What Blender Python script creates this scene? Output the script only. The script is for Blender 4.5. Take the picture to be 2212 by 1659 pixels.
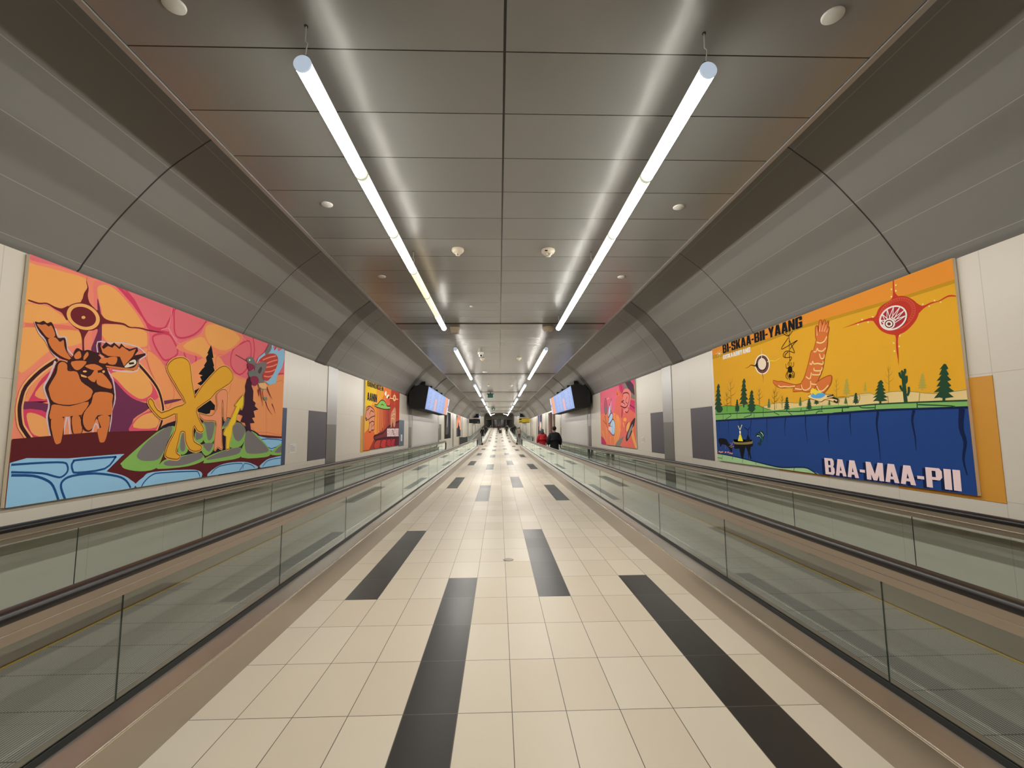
import bpy, bmesh, math, random
from mathutils import Matrix, Vector
for o in list(bpy.data.objects): bpy.data.objects.remove(o)
SC = bpy.context.scene; COL = SC.collection
random.seed(7)
# ---------------------------------------------------------------- camera, world, exposure
F_PX, YAW, PITCH, ROLL, EYE = 987.26, 0.029332, 0.101012, -0.007366, 1.55
cd = bpy.data.cameras.new('camera'); cam = bpy.data.objects.new('camera', cd); COL.objects.link(cam)
cd.sensor_width = 36.0; cd.lens = 36.0*F_PX/2212.0; cd.clip_start = 0.05; cd.clip_end = 400
_f = Vector((math.sin(YAW)*math.cos(PITCH), math.cos(YAW)*math.cos(PITCH), math.sin(PITCH)))
_r = Vector((math.cos(YAW), -math.sin(YAW), 0)); _u = _r.cross(_f)
_r, _u = math.cos(ROLL)*_r + math.sin(ROLL)*_u, -math.sin(ROLL)*_r + math.cos(ROLL)*_u
_m = Matrix((( _r.x,_u.x,-_f.x,0),(_r.y,_u.y,-_f.y,0),(_r.z,_u.z,-_f.z,EYE),(0,0,0,1)))
cam.matrix_world = _m; SC.camera = cam
w = bpy.data.worlds.new('world'); SC.world = w; w.use_nodes = True
w.node_tree.nodes['Background'].inputs[0].default_value = (0.02,0.02,0.02,1)
TUBE_POWER = 15.0
SC.view_settings.view_transform = 'Standard'; SC.view_settings.look = 'None'
SC.view_settings.exposure = 1.86; SC.view_settings.gamma = 1.0
try: SC.view_settings.use_curve_mapping = False
except Exception: pass
cy = SC.cycles
cy.max_bounces = 10; cy.diffuse_bounces = 5; cy.glossy_bounces = 5; cy.transmission_bounces = 4
cy.transparent_max_bounces = 32; cy.caustics_reflective = False; cy.caustics_refractive = False; cy.sample_clamp_indirect = 4.0
# ---------------------------------------------------------------- helpers
def lin(h):
    r = []
    for i in (0,2,4):
        c = int(h[i:i+2],16)/255; r.append(c/12.92 if c <= .04045 else ((c+.055)/1.055)**2.4)
    return r
MATS = {}
def mat(name, col, rough=.5, metal=0.0, spec=.5, emit=None, es=0):
    if name in MATS: return MATS[name]
    m = bpy.data.materials.new(name); m.use_nodes = True; b = m.node_tree.nodes['Principled BSDF']
    c = lin(col) if isinstance(col,str) else col
    b.inputs['Base Color'].default_value = (*c,1); b.inputs['Roughness'].default_value = rough
    b.inputs['Metallic'].default_value = metal; b.inputs['Specular IOR Level'].default_value = spec
    if emit is not None:
        e = lin(emit) if isinstance(emit,str) else emit
        b.inputs['Emission Color'].default_value = (*e,1); b.inputs['Emission Strength'].default_value = es
    MATS[name] = m; return m
class NT:
    def __init__(s, m): s.t = m.node_tree; s.b = s.t.nodes['Principled BSDF']
    def n(s, typ, **k):
        nd = s.t.nodes.new(typ)
        for a, v in k.items(): setattr(nd, a, v)
        return nd
    def link(s, a, b): s.t.links.new(a, b)
    def math(s, op, a, b=None, c=None):
        nd = s.n('ShaderNodeMath', operation=op)
        for i, v in enumerate((a,b,c)):
            if v is None: continue
            if isinstance(v,(int,float)): nd.inputs[i].default_value = v
            else: s.link(v, nd.inputs[i])
        return nd.outputs[0]
    def mix(s, f, a, b):
        nd = s.n('ShaderNodeMix', data_type='RGBA')
        if isinstance(f,(int,float)): nd.inputs[0].default_value = f
        else: s.link(f, nd.inputs[0])
        for i, v in ((6,a),(7,b)):
            if isinstance(v,(tuple,list)): nd.inputs[i].default_value = (*v[:3],1)
            else: s.link(v, nd.inputs[i])
        return nd.outputs[2]
    def line(s, coord, period, off, width):   # 1 on a joint line
        u = s.math('DIVIDE', s.math('SUBTRACT', coord, off), period)
        f = s.math('FRACT', s.math('ADD', u, .5)); d = s.math('ABSOLUTE', s.math('SUBTRACT', f, .5))
        return s.math('LESS_THAN', d, width/period/2)
    def xyz(s):
        g = s.n('ShaderNodeNewGeometry'); q = s.n('ShaderNodeSeparateXYZ'); s.link(g.outputs['Position'], q.inputs[0]); return q.outputs
RAMP0, SLOPE = 59.5, .038
def lift(y): return max(0.0, SLOPE*(y-RAMP0))
def ysec(y0, y1): return [y0]+([RAMP0] if y0 < RAMP0 < y1 else [])+[y1]
class MB:
    def __init__(s): s.v = []; s.f = []; s.m = []; s.sm = []; s.uv = None
    def add(s, vs, fs, mi=0, smooth=False):
        o = len(s.v); s.v += [tuple(p) for p in vs]
        for f in fs: s.f.append(tuple(i+o for i in f)); s.m.append(mi); s.sm.append(smooth)
        return s
    def box(s, x0, x1, y0, y1, z0, z1, mi=0, M=None):
        vs = [(x,y,z) for x in (x0,x1) for y in (y0,y1) for z in (z0,z1)]
        if M is not None: vs = [tuple(M @ Vector(p)) for p in vs]
        return s.add(vs, [(0,1,3,2),(4,6,7,5),(0,4,5,1),(2,3,7,6),(0,2,6,4),(1,5,7,3)], mi)
    def prism(s, prof, y0, y1, mi=0, cap=True, closed=True, smooth=False, rel=True):
        ys = ysec(y0, y1); n = len(prof); vs = []; fs = []
        for y in ys: vs += [(x, y, z+(lift(y) if rel else 0)) for x, z in prof]
        for k in range(len(ys)-1):
            for i in range(n if closed else n-1):
                j = (i+1) % n; fs.append((k*n+i, k*n+j, (k+1)*n+j, (k+1)*n+i))
        s.add(vs, fs, mi, smooth)
        if cap and closed: s.add([vs[i] for i in range(n)], [tuple(range(n))], mi); s.add(vs[-n:], [tuple(range(n-1,-1,-1))], mi)
        return s
    def tube(s, path, r, seg=10, mi=0, cap=True, smooth=True):
        path = [Vector(p) for p in path]; n = len(path); rs = r if isinstance(r,(list,tuple)) else [r]*n; vs = []; up = Vector((0,0,1))
        for i, p in enumerate(path):
            t = (path[min(i+1,n-1)]-path[max(i-1,0)]).normalized()
            a = t.cross(up if abs(t.z) < .95 else Vector((1,0,0))).normalized(); b = a.cross(t)
            vs += [tuple(p+rs[i]*(math.cos(2*math.pi*k/seg)*a+math.sin(2*math.pi*k/seg)*b)) for k in range(seg)]
        fs = [(i*seg+k, i*seg+(k+1)%seg, (i+1)*seg+(k+1)%seg, (i+1)*seg+k) for i in range(n-1) for k in range(seg)]
        s.add(vs, fs, mi, smooth)
        if cap: s.add(vs[:seg], [tuple(range(seg-1,-1,-1))], mi); s.add(vs[-seg:], [tuple(range(seg))], mi)
        return s
    def lathe(s, prof, c=(0,0,0), seg=24, mi=0, smooth=True):   # prof (r,z) about a vertical axis
        vs = []; n = len(prof)
        for r, z in prof: vs += [(c[0]+r*math.cos(2*math.pi*k/seg), c[1]+r*math.sin(2*math.pi*k/seg), c[2]+z) for k in range(seg)]
        fs = [(i*seg+k, i*seg+(k+1)%seg, (i+1)*seg+(k+1)%seg, (i+1)*seg+k) for i in range(n-1) for k in range(seg)]
        s.add(vs, fs, mi, smooth); s.add(vs[:seg], [tuple(range(seg))], mi); s.add(vs[-seg:], [tuple(range(seg))], mi)
        return s
    def ball(s, c, r, mi=0, seg=12, ring=8):
        r = r if isinstance(r,(tuple,list)) else (r,r,r)
        pr = [(math.sin(math.pi*i/ring), math.cos(math.pi*i/ring)) for i in range(ring+1)]; vs = []
        for a, b in pr: vs += [(c[0]+r[0]*a*math.cos(2*math.pi*k/seg), c[1]+r[1]*a*math.sin(2*math.pi*k/seg), c[2]+r[2]*b) for k in range(seg)]
        return s.add(vs, [(i*seg+k, i*seg+(k+1)%seg, (i+1)*seg+(k+1)%seg, (i+1)*seg+k) for i in range(ring) for k in range(seg)], mi, True)
    def build(s, name, mats, parent=None, bevel=0):
        me = bpy.data.meshes.new(name); me.from_pydata(s.v, [], s.f)
        for m in (mats if isinstance(mats,(list,tuple)) else [mats]): me.materials.append(m)
        me.polygons.foreach_set('material_index', s.m); me.polygons.foreach_set('use_smooth', s.sm)
        me.update(); o = bpy.data.objects.new(name, me); COL.objects.link(o)
        if parent is not None: o.parent = parent; o.matrix_parent_inverse = Matrix.Identity(4)
        if bevel:
            b = o.modifiers.new('bevel','BEVEL'); b.width = bevel; b.segments = 2; b.limit_method = 'ANGLE'
        return o
def tag(o, label, cat, group=None, kind=None):
    o['label'] = label; o['category'] = cat
    if group: o['group'] = group
    if kind: o['kind'] = kind
    return o
def thing(name, label, cat, loc=(0,0,0), group=None, rx=0):
    o = bpy.data.objects.new(name, None); o.empty_display_size = .1; COL.objects.link(o); o.location = loc; o.rotation_euler = (rx,0,0)
    return tag(o, label, cat, group)
def struct(o): o['kind'] = 'structure'; return o
def copy_tree(o, parent=None):
    c = o.copy(); COL.objects.link(c)
    if parent is not None: c.parent = parent
    for ch in list(o.children): copy_tree(ch, c)
    return c
XC = .06
YB, YE = -7.0, 126.0
XL, XR = -3.765, 3.895
# ---------------------------------------------------------------- materials
m_metal = mat('brushed_steel', (.47,.42,.36), .36, 1.0)
m_deck = mat('deck_steel', (.44,.385,.34), .38, 1.0); m_bright = mat('highlight_steel', (.75,.68,.58), .25, 1.0)
m_guide = mat('rail_profile', (.46,.41,.36), .3, 1.0)
m_black = mat('black_rubber', (.012,.010,.010), .36, 0, .35)
m_gask = mat('gasket_rubber', (.01,.013,.013), .5)
m_dark = mat('dark_gap', (.012,.012,.012), .7)
m_trim = mat('aluminium_trim', (.30,.28,.26), .45, .35)
m_white = mat('white_plastic', (.72,.70,.65), .4)
m_cream = mat('cream_plastic', (.62,.55,.42), .4)
m_void = mat('void_paint', (.03,.03,.03), .9)
def floor_mat(name, col, col2, rough):
    m = mat(name, col, rough); t = NT(m); X, Y, Z = t.xyz()
    u = t.math('DIVIDE', t.math('SUBTRACT', X, .0665), .3); v = t.math('DIVIDE', t.math('SUBTRACT', Y, 2.696), .584)
    cv = t.n('ShaderNodeCombineXYZ'); t.link(t.math('FLOOR', u), cv.inputs[0]); t.link(t.math('FLOOR', v), cv.inputs[1])
    wn = t.n('ShaderNodeTexWhiteNoise', noise_dimensions='2D'); t.link(cv.outputs[0], wn.inputs['Vector'])
    base = t.mix(t.math('MULTIPLY', wn.outputs['Value'], .9), col, col2)
    ns = t.n('ShaderNodeTexNoise'); ns.inputs['Scale'].default_value = 1.7; ns.inputs['Detail'].default_value = 5
    g = t.n('ShaderNodeNewGeometry'); t.link(g.outputs['Position'], ns.inputs['Vector'])
    base = t.mix(t.math('MULTIPLY', ns.outputs['Fac'], .12), base, tuple(c*.55 for c in col))
    l = t.math('MAXIMUM', t.line(X, .3, .0665, .0045), t.line(Y, .584, 2.696, .005))
    t.link(t.mix(l, base, (.10,.085,.06)), t.b.inputs['Base Color'])
    t.link(t.math('ADD', t.math('MULTIPLY', wn.outputs['Value'], .06), rough), t.b.inputs['Roughness'])
    return m
m_tile = floor_mat('cream_tile', (.66,.59,.475), (.60,.52,.40), .37)
m_tile.node_tree.nodes['Principled BSDF'].inputs['Specular IOR Level'].default_value = .38
m_tdark = floor_mat('charcoal_tile', (.019,.017,.016), (.026,.024,.022), .31)
m_tdark.node_tree.nodes['Principled BSDF'].inputs['Specular IOR Level'].default_value = .22
def ceil_mat():
    m = mat('brushed_panel', (.21,.205,.19), .27, .3); t = NT(m); X, Y, Z = t.xyz()
    v = t.math('FLOOR', t.math('DIVIDE', t.math('SUBTRACT', Y, 2.539), .543))
    sx = t.math('GREATER_THAN', X, .035)
    cv = t.n('ShaderNodeCombineXYZ'); t.link(sx, cv.inputs[0]); t.link(v, cv.inputs[1])
    wn = t.n('ShaderNodeTexWhiteNoise', noise_dimensions='2D'); t.link(cv.outputs[0], wn.inputs['Vector'])
    base = t.mix(wn.outputs['Value'], (.235,.232,.218), (.205,.201,.188))
    l = t.math('MAXIMUM', t.line(Y, .543, 2.539, .009), t.math('LESS_THAN', t.math('ABSOLUTE', t.math('SUBTRACT', X, .045)), .008))
    t.link(t.mix(l, base, (.01,.01,.01)), t.b.inputs['Base Color'])
    g = t.n('ShaderNodeNewGeometry'); mp = t.n('ShaderNodeMapping'); mp.inputs['Scale'].default_value = (1.1,1.6,1); t.link(g.outputs['Position'], mp.inputs[0])
    ns = t.n('ShaderNodeTexNoise'); ns.inputs['Scale'].default_value = 1.0; ns.inputs['Detail'].default_value = 1; t.link(mp.outputs[0], ns.inputs['Vector'])
    h = t.math('ADD', ns.outputs['Fac'], t.math('MULTIPLY', t.math('FRACT', t.math('DIVIDE', t.math('SUBTRACT', Y, 2.539), .543)), t.math('MULTIPLY', t.math('SUBTRACT', wn.outputs['Value'], .5), .35)))
    bp = t.n('ShaderNodeBump'); bp.inputs['Strength'].default_value = 1; bp.inputs['Distance'].default_value = .012; t.link(h, bp.inputs['Height']); t.link(bp.outputs[0], t.b.inputs['Normal'])
    t.b.inputs['Anisotropic'].default_value = .3
    return m
m_ceil = ceil_mat()
def vault_mat():
    m = mat('vault_paint', (.205,.20,.188), .42); t = NT(m)
    uv = t.n('ShaderNodeUVMap'); q = t.n('ShaderNodeSeparateXYZ'); t.link(uv.outputs[0], q.inputs[0]); s, y = q.outputs[0], q.outputs[1]
    d = t.math('MODULO', t.math('ADD', t.math('SUBTRACT', y, 9.37), 91.5), 9.15)     # distance after a rib
    j = None
    for off in (9.15-2.65, 9.15-5.3, 9.15-7.95):
        e = t.math('LESS_THAN', t.math('ABSOLUTE', t.math('SUBTRACT', d, off)), .008); j = e if j is None else t.math('MAXIMUM', j, e)
    sm = t.line(s, .385, .105, .006)  # seam lines coloured lighter to imitate light caught on the panel edges
    c = t.mix(sm, (.205,.20,.188), (.34,.33,.30)); t.link(t.mix(j, c, (.012,.012,.014)), t.b.inputs['Base Color'])
    return m
m_vault = vault_mat(); m_rib = mat('rib_paint', (.075,.07,.06), .42)
def wall_mat():
    m = mat('wall_panel_paint', (.66,.615,.53), .38); t = NT(m); X, Y, Z = t.xyz()
    d = t.math('MODULO', t.math('ADD', t.math('SUBTRACT', Y, 10.72), 91.5), 9.15)
    a = t.line(d, .951, 0, .006)
    b = t.math('LESS_THAN', t.math('ABSOLUTE', t.math('SUBTRACT', Z, 1.975)), .003); c = t.math('LESS_THAN', t.math('ABSOLUTE', t.math('SUBTRACT', Z, .975)), .003)
    l = t.math('MAXIMUM', a, t.math('MAXIMUM', b, c))
    t.link(t.mix(t.math('MULTIPLY', l, .35), (.66,.615,.53), (.25,.22,.18)), t.b.inputs['Base Color'])
    return m
m_wall = wall_mat()
def glass_mat():
    m = bpy.data.materials.new('balustrade_glass'); m.use_nodes = True; t = NT.__new__(NT); t.t = m.node_tree
    for nd in list(t.t.nodes):
        if nd.type != 'OUTPUT_MATERIAL': t.t.nodes.remove(nd)
    out = [n for n in t.t.nodes if n.type == 'OUTPUT_MATERIAL'][0]
    g = t.n('ShaderNodeNewGeometry'); dt = t.n('ShaderNodeVectorMath', operation='DOT_PRODUCT'); t.link(g.outputs['Normal'], dt.inputs[0]); t.link(g.outputs['Incoming'], dt.inputs[1])
    k = t.math('SUBTRACT', 1.0, t.math('ABSOLUTE', dt.outputs['Value']))
    fr = t.math('ADD', .04, t.math('MULTIPLY', .96, t.math('POWER', k, 5.0)))
    tr = t.n('ShaderNodeBsdfTransparent'); tr.inputs[0].default_value = (.945,.968,.952,1)
    gl = t.n('ShaderNodeBsdfGlossy'); gl.inputs['Roughness'].default_value = .015; gl.inputs[0].default_value = (.92,1,.96,1)
    mx = t.n('ShaderNodeMixShader'); t.link(fr, mx.inputs[0]); t.link(tr.outputs[0], mx.inputs[1]); t.link(gl.outputs[0], mx.inputs[2]); t.link(mx.outputs[0], out.inputs[0])
    return m
m_glass = glass_mat(); m_gedge = mat('glass_edge', (.05,.075,.065), .3)
def pallet_mat():
    m = mat('pallet_aluminium', (.30,.30,.28), .45, .3); t = NT(m); X, Y, Z = t.xyz()
    l = t.math('MAXIMUM', t.line(X, .018, 0, .007), t.line(Y, .4, 0, .008))
    t.link(t.mix(l, (.30,.30,.28), (.06,.06,.055)), t.b.inputs['Base Color']); return m
m_pallet = pallet_mat(); m_yel = mat('yellow_edge', 'a88a22', .6)
# ---------------------------------------------------------------- the setting
def X(s, h): return XC + s*h
def build_floor():
    b = MB(); ks = list(range(-6, 6)); r0 = math.floor((YB-2.696)/.584); r1 = math.ceil((YE-2.696)/.584)
    for r in range(r0, r1+1):
        ya, yb = 2.696+r*.584, 2.696+(r+1)*.584; q = r % 14
        for k in ks:
            xa, xb = max(.0665+.3*k, XC-1.75), min(.0665+.3*(k+1), XC+1.75)
            if xb <= xa: continue
            nostrip = 47 < ya < 58
            dk = (not nostrip) and ((k in (-5,1) and 3 <= q <= 7) or (k in (-2,4) and q in (13,0,1,2,3)))
            b.add([(xa,ya,lift(ya)),(xb,ya,lift(ya)),(xb,yb,lift(yb)),(xa,yb,lift(yb))], [(0,1,2,3)], 1 if dk else 0)
    for sgn in (-1,1):
        xs = sorted((X(sgn,1.75), X(sgn,3.9)))
        ys = ysec(YB, YE)
        for ya, yb in zip(ys, ys[1:]):
            b.add([(xs[0],ya,lift(ya)-.001),(xs[1],ya,lift(ya)-.001),(xs[1],yb,lift(yb)-.001),(xs[0],yb,lift(yb)-.001)], [(0,1,2,3)], 0)
    struct(b.build('floor', [m_tile, m_tdark]))
build_floor()
def strip(x0, x1, z0, z1, name, m, y0=YB, y1=YE): return MB().prism([(x0,z0),(x1,z0),(x1,z1),(x0,z1)], y0, y1).build(name, m)
struct(strip(XL-.15, XL, -.02, 3.06, 'wall_left', m_wall)); struct(strip(XR, XR+.15, -.02, 3.06, 'wall_right', m_wall))
CH = 2.235; ZC = 3.82
struct(strip(X(-1,CH), X(1,CH), ZC, ZC+.04, 'ceiling', m_ceil))
struct(strip(X(-1,2.6), X(1,2.6), 4.62, 4.7, 'ceiling_upper', m_void))
ntrim = [0]
def trim(o): ntrim[0] += 1; o.name = 'trim_%d' % ntrim[0]; return struct(o)
for sg in (-1,1):
    a, c = X(sg,CH+.004), X(sg,CH+.044)
    trim(MB().prism([(a,ZC-.012),(c,ZC-.012),(c,ZC+.11),(X(sg,CH+.036),ZC+.11),(X(sg,CH+.036),ZC),(a,ZC)], YB, YE).build('trim', m_trim))
VP0 = [(3.84,2.97),(3.80,3.012),(3.76,3.087),(3.568,3.388),(3.354,3.663),(3.084,3.965),(2.803,4.19),(2.734,4.242),(2.45,4.43),(2.1,4.58)]
def catmull(p, n=5, closed=False):
    out = []; L = len(p)
    for i in range(L if closed else L-1):
        g = (lambda k: p[k % L]) if closed else (lambda k: p[min(max(k,0),L-1)])
        a, b, c, d = g(i-1), g(i), g(i+1), g(i+2)
        for k in range(n):
            t = k/n
            out.append(tuple(.5*(2*b[j]+(c[j]-a[j])*t+(2*a[j]-5*b[j]+4*c[j]-d[j])*t*t+(3*b[j]-a[j]-3*c[j]+d[j])*t**3) for j in range(2)))
    if not closed: out.append(p[-1])
    return out
VP = catmull(VP0, 4)
def build_vault(sg):
    b = MB(); ys = ysec(YB, YE); n = len(VP); arc = [0]
    for p, q in zip(VP, VP[1:]): arc.append(arc[-1]+math.dist(p,q))
    vs = [(X(sg,h), y, z+lift(y)) for y in ys for h, z in VP]; uvs = [(arc[i], y) for y in ys for i in range(n)]
    fs = [(k*n+i, k*n+i+1, (k+1)*n+i+1, (k+1)*n+i) for k in range(len(ys)-1) for i in range(n-1)]
    b.add(vs, fs, 0, True); o = b.build('ceiling_left' if sg < 0 else 'ceiling_right', m_vault)
    u = o.data.uv_layers.new(name='UVMap')
    for l in o.data.loops: u.data[l.index].uv = uvs[l.vertex_index]
    return struct(o)
def vault_arc(sg, y0, y1, m, off=.006, i0=1):
    b = MB(); pr = VP[i0:]; n = len(pr); ys = (y0, y1)
    def ins(i):
        p, q = pr[max(i-1,0)], pr[min(i+1,n-1)]; d = Vector((q[0]-p[0], q[1]-p[1])).normalized(); nn = Vector((-d.y, d.x)) ; return (pr[i][0]-abs(nn.x)*off, pr[i][1]-abs(nn.y)*off)
    vs = []
    for y in ys: vs += [(X(sg,ins(i)[0]), y, ins(i)[1]+lift(y)) for i in range(n)]
    b.add(vs, [(i,i+1,n+i+1,n+i) for i in range(n-1)], 0, True); return trim(b.build('trim', m))
for sg in (-1,1):
    build_vault(sg)
    for k in range(-1, 13):
        y = 9.37+8.95*k
        vault_arc(sg, y, y+.58, m_rib)
    for y in (23.3, 47.5): vault_arc(sg, y, y+.14, m_dark, .009)
    for y in (47.0, 48.1) if sg > 0 else (): vault_arc(sg, y, y+.12, m_dark, .009)
m_cband = mat('ceiling_band', (.20,.185,.165), .3, 1.0)
for k in range(-1, 13):
    y = 9.585+8.7*k; trim(strip(X(-1,CH-.01), X(1,CH-.01), ZC-.006, ZC-.001, 'trim', m_cband, y+.02, y+.56)); trim(strip(X(-1,CH-.01), X(1,CH-.01), ZC-.009, ZC-.001, 'trim', m_dark, y-.03, y+.019))
m_col1 = mat('column_sheen', (.35,.34,.325), .35, .3); m_col2 = mat('column_dark', (.17,.16,.145), .4, .2)  # one grey column panel; the upper tone has its reflection painted in
for sg, xw in ((-1,XL),(1,XR)):
    for k in range(-1, 12):
        y = 10.13+9.15*k; xa, xb = sorted((xw, xw-sg*.012))
        trim(strip(xa, xb, 0, 1.71, 'trim', m_col2, y, y+.59)); trim(strip(xa, xb, 1.71, 3.0, 'trim', m_col1, y, y+.59))
    xa, xb = sorted((xw, xw-sg*.02)); trim(strip(xa, xb, 0, 2.2, 'trim', mat('recess_panel', (.60,.585,.55), .3), 20.02, 28.4))
# end wall with glazed doors, back wall
m_post = mat('door_post', (.78,.74,.66), .4); m_pane = mat('door_pane', (.012,.012,.012), .08)
ze = lift(YE)
struct(MB().box(X(-1,4.4), X(1,4.4), YE+.3, YE+.4, ze-.5, ze+6).build('wall_end', mat('end_wall', (.55,.51,.42), .6)))
struct(MB().box(X(-1,4.4), X(1,4.4), YB-.2, YB, -.5, 5).build('wall_back', m_wall))
for i in range(4):
    x = X(1, -3.75+1.9*i)
    d = struct(MB().box(x, x+.16, YE-.1, YE+.1, ze, ze+3.4).box(x+1.74, x+1.9, YE-.1, YE+.1, ze, ze+3.4).box(x, x+1.9, YE-.1, YE+.1, ze+1.95, ze+2.1).build('door_%d' % (i+1), m_post))
    MB().box(x+.16, x+1.74, YE-.02, YE+.02, ze, ze+1.95).build('pane', m_pane, d); MB().box(x+.16, x+1.74, YE-.02, YE+.02, ze+2.1, ze+3.3).build('transom_pane', mat('transom', (.33,.31,.27), .2), d)
trim(MB().box(X(-1,3.8), X(1,3.8), YE-.12, YE+.12, ze+3.4, ze+3.8).build('trim', m_post))
# ---------------------------------------------------------------- hanging tube lights
m_tube = mat('tube_diffuser', (.8,.8,.78), .4, emit=(1,.962,.892), es=TUBE_POWER)
m_top = mat('tube_reflector', (.8,.8,.77), .4, emit=(1,.96,.89), es=.6)
m_warm = mat('tube_dim', (.8,.78,.72), .4, emit=(1,.80,.50), es=.30)
m_coup = mat('tube_coupling', (.10,.11,.06), .5, 0, .1, emit=(.72,.75,.48), es=.20)
m_cap = mat('tube_cap', (.42,.50,.62), .5, emit=(.36,.43,.52), es=.25); m_wire = mat('wire', (.52,.50,.46), .4)  # cap emission stands in for tube light glowing through from behind
RT, TP, TZ = .047, 1.094, 3.568
def cylY(y0, y1, r, seg=20): return MB().tube([(0,y0,0),(0,y1,0)], r, seg)
def lamp(y0, y1, n=24):      # bright diffuser below and at the sides, dim reflector housing on top
    b = MB(); vs = [(RT*math.sin(2*math.pi*k/n), y, RT*math.cos(2*math.pi*k/n)) for y in (y0,y1) for k in range(n)]
    for k in range(n):
        a = abs((k+.5)/n*360-(360 if k >= n/2 else 0)); b.add([vs[k],vs[(k+1)%n],vs[n+(k+1)%n],vs[n+k]], [(0,1,2,3)], 1 if a < 83 else 0, True)
    return b
def make_run():
    t = thing('tube_light', '', 'light', (0,0,TZ))
    for k in range(6):
        lamp(k*TP+.012, (k+1)*TP-.012).build('tube', [m_tube, m_top], t)
        if k: cylY(k*TP-.018, k*TP+.018, RT+.003, 18).build('coupling', m_coup, t)
    for y in (0, 6*TP-.012): cylY(y, y+.012, RT+.002, 24).build('end_cap', m_cap, t)
    for y in (.03, 3*TP, 6*TP-.06):
        wv = MB(); wv.tube([(0,y,RT-.005),(.006,y,RT+.06),(.012,y,RT+.10),(-.002,y,.16),(0,y,ZC-TZ-.001)], .0035, 6); wv.build('suspension_wire', m_wire, t)
        MB().tube([(-.022,y+.0,RT-.004),(-.016,y,RT+.018),(0,y,RT+.026),(.016,y,RT+.018),(.022,y,RT-.004)], .004, 6).build('wire_clip', m_dark, t)
        MB().lathe([(.011,0),(.011,.004)], (0,y,ZC-TZ-.0045), 14).build('cable_hole', m_dark, t)
    return t
run0 = make_run(); first = True
ORD = ['nearest','second','third','fourth','fifth','sixth','seventh','eighth','ninth','tenth','eleventh','twelfth','thirteenth']
for sg, side in ((-1,'left'),(1,'right')):
    for k in range(-1, 13):
        r = run0 if first else copy_tree(run0); first = False
        y = 2.355+8.9*k; r.location = (X(sg,1.133), y, TZ+lift(y)); r.rotation_euler = (math.atan(SLOPE) if y > RAMP0-3 else 0, 0, 0)
        if k < 0: r['label'] = 'hanging run of white tube lights overhead behind the viewpoint, %s row' % side
        elif k == 0: r['label'] = 'nearest long run of glowing white tubes hung under the ceiling, %s row' % side
        else: r['label'] = '%s run of glowing white tubes counted from the front, %s ceiling row' % (ORD[k], side)
        r['group'] = 'hanging tube lights along the ceiling'
        if k == 0 and sg < 0:
            ts = [c for c in r.children if c.name.startswith('tube')]
            ts.sort(key=lambda c: c.data.vertices[0].co.y)
            for c in ts[3:5] if len(ts) >= 5 else []:
                c.data = c.data.copy(); c.data.materials.clear(); c.data.materials.append(m_warm); c.data.materials.append(m_top); c['label'] = 'dim warm cream tube'
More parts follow.
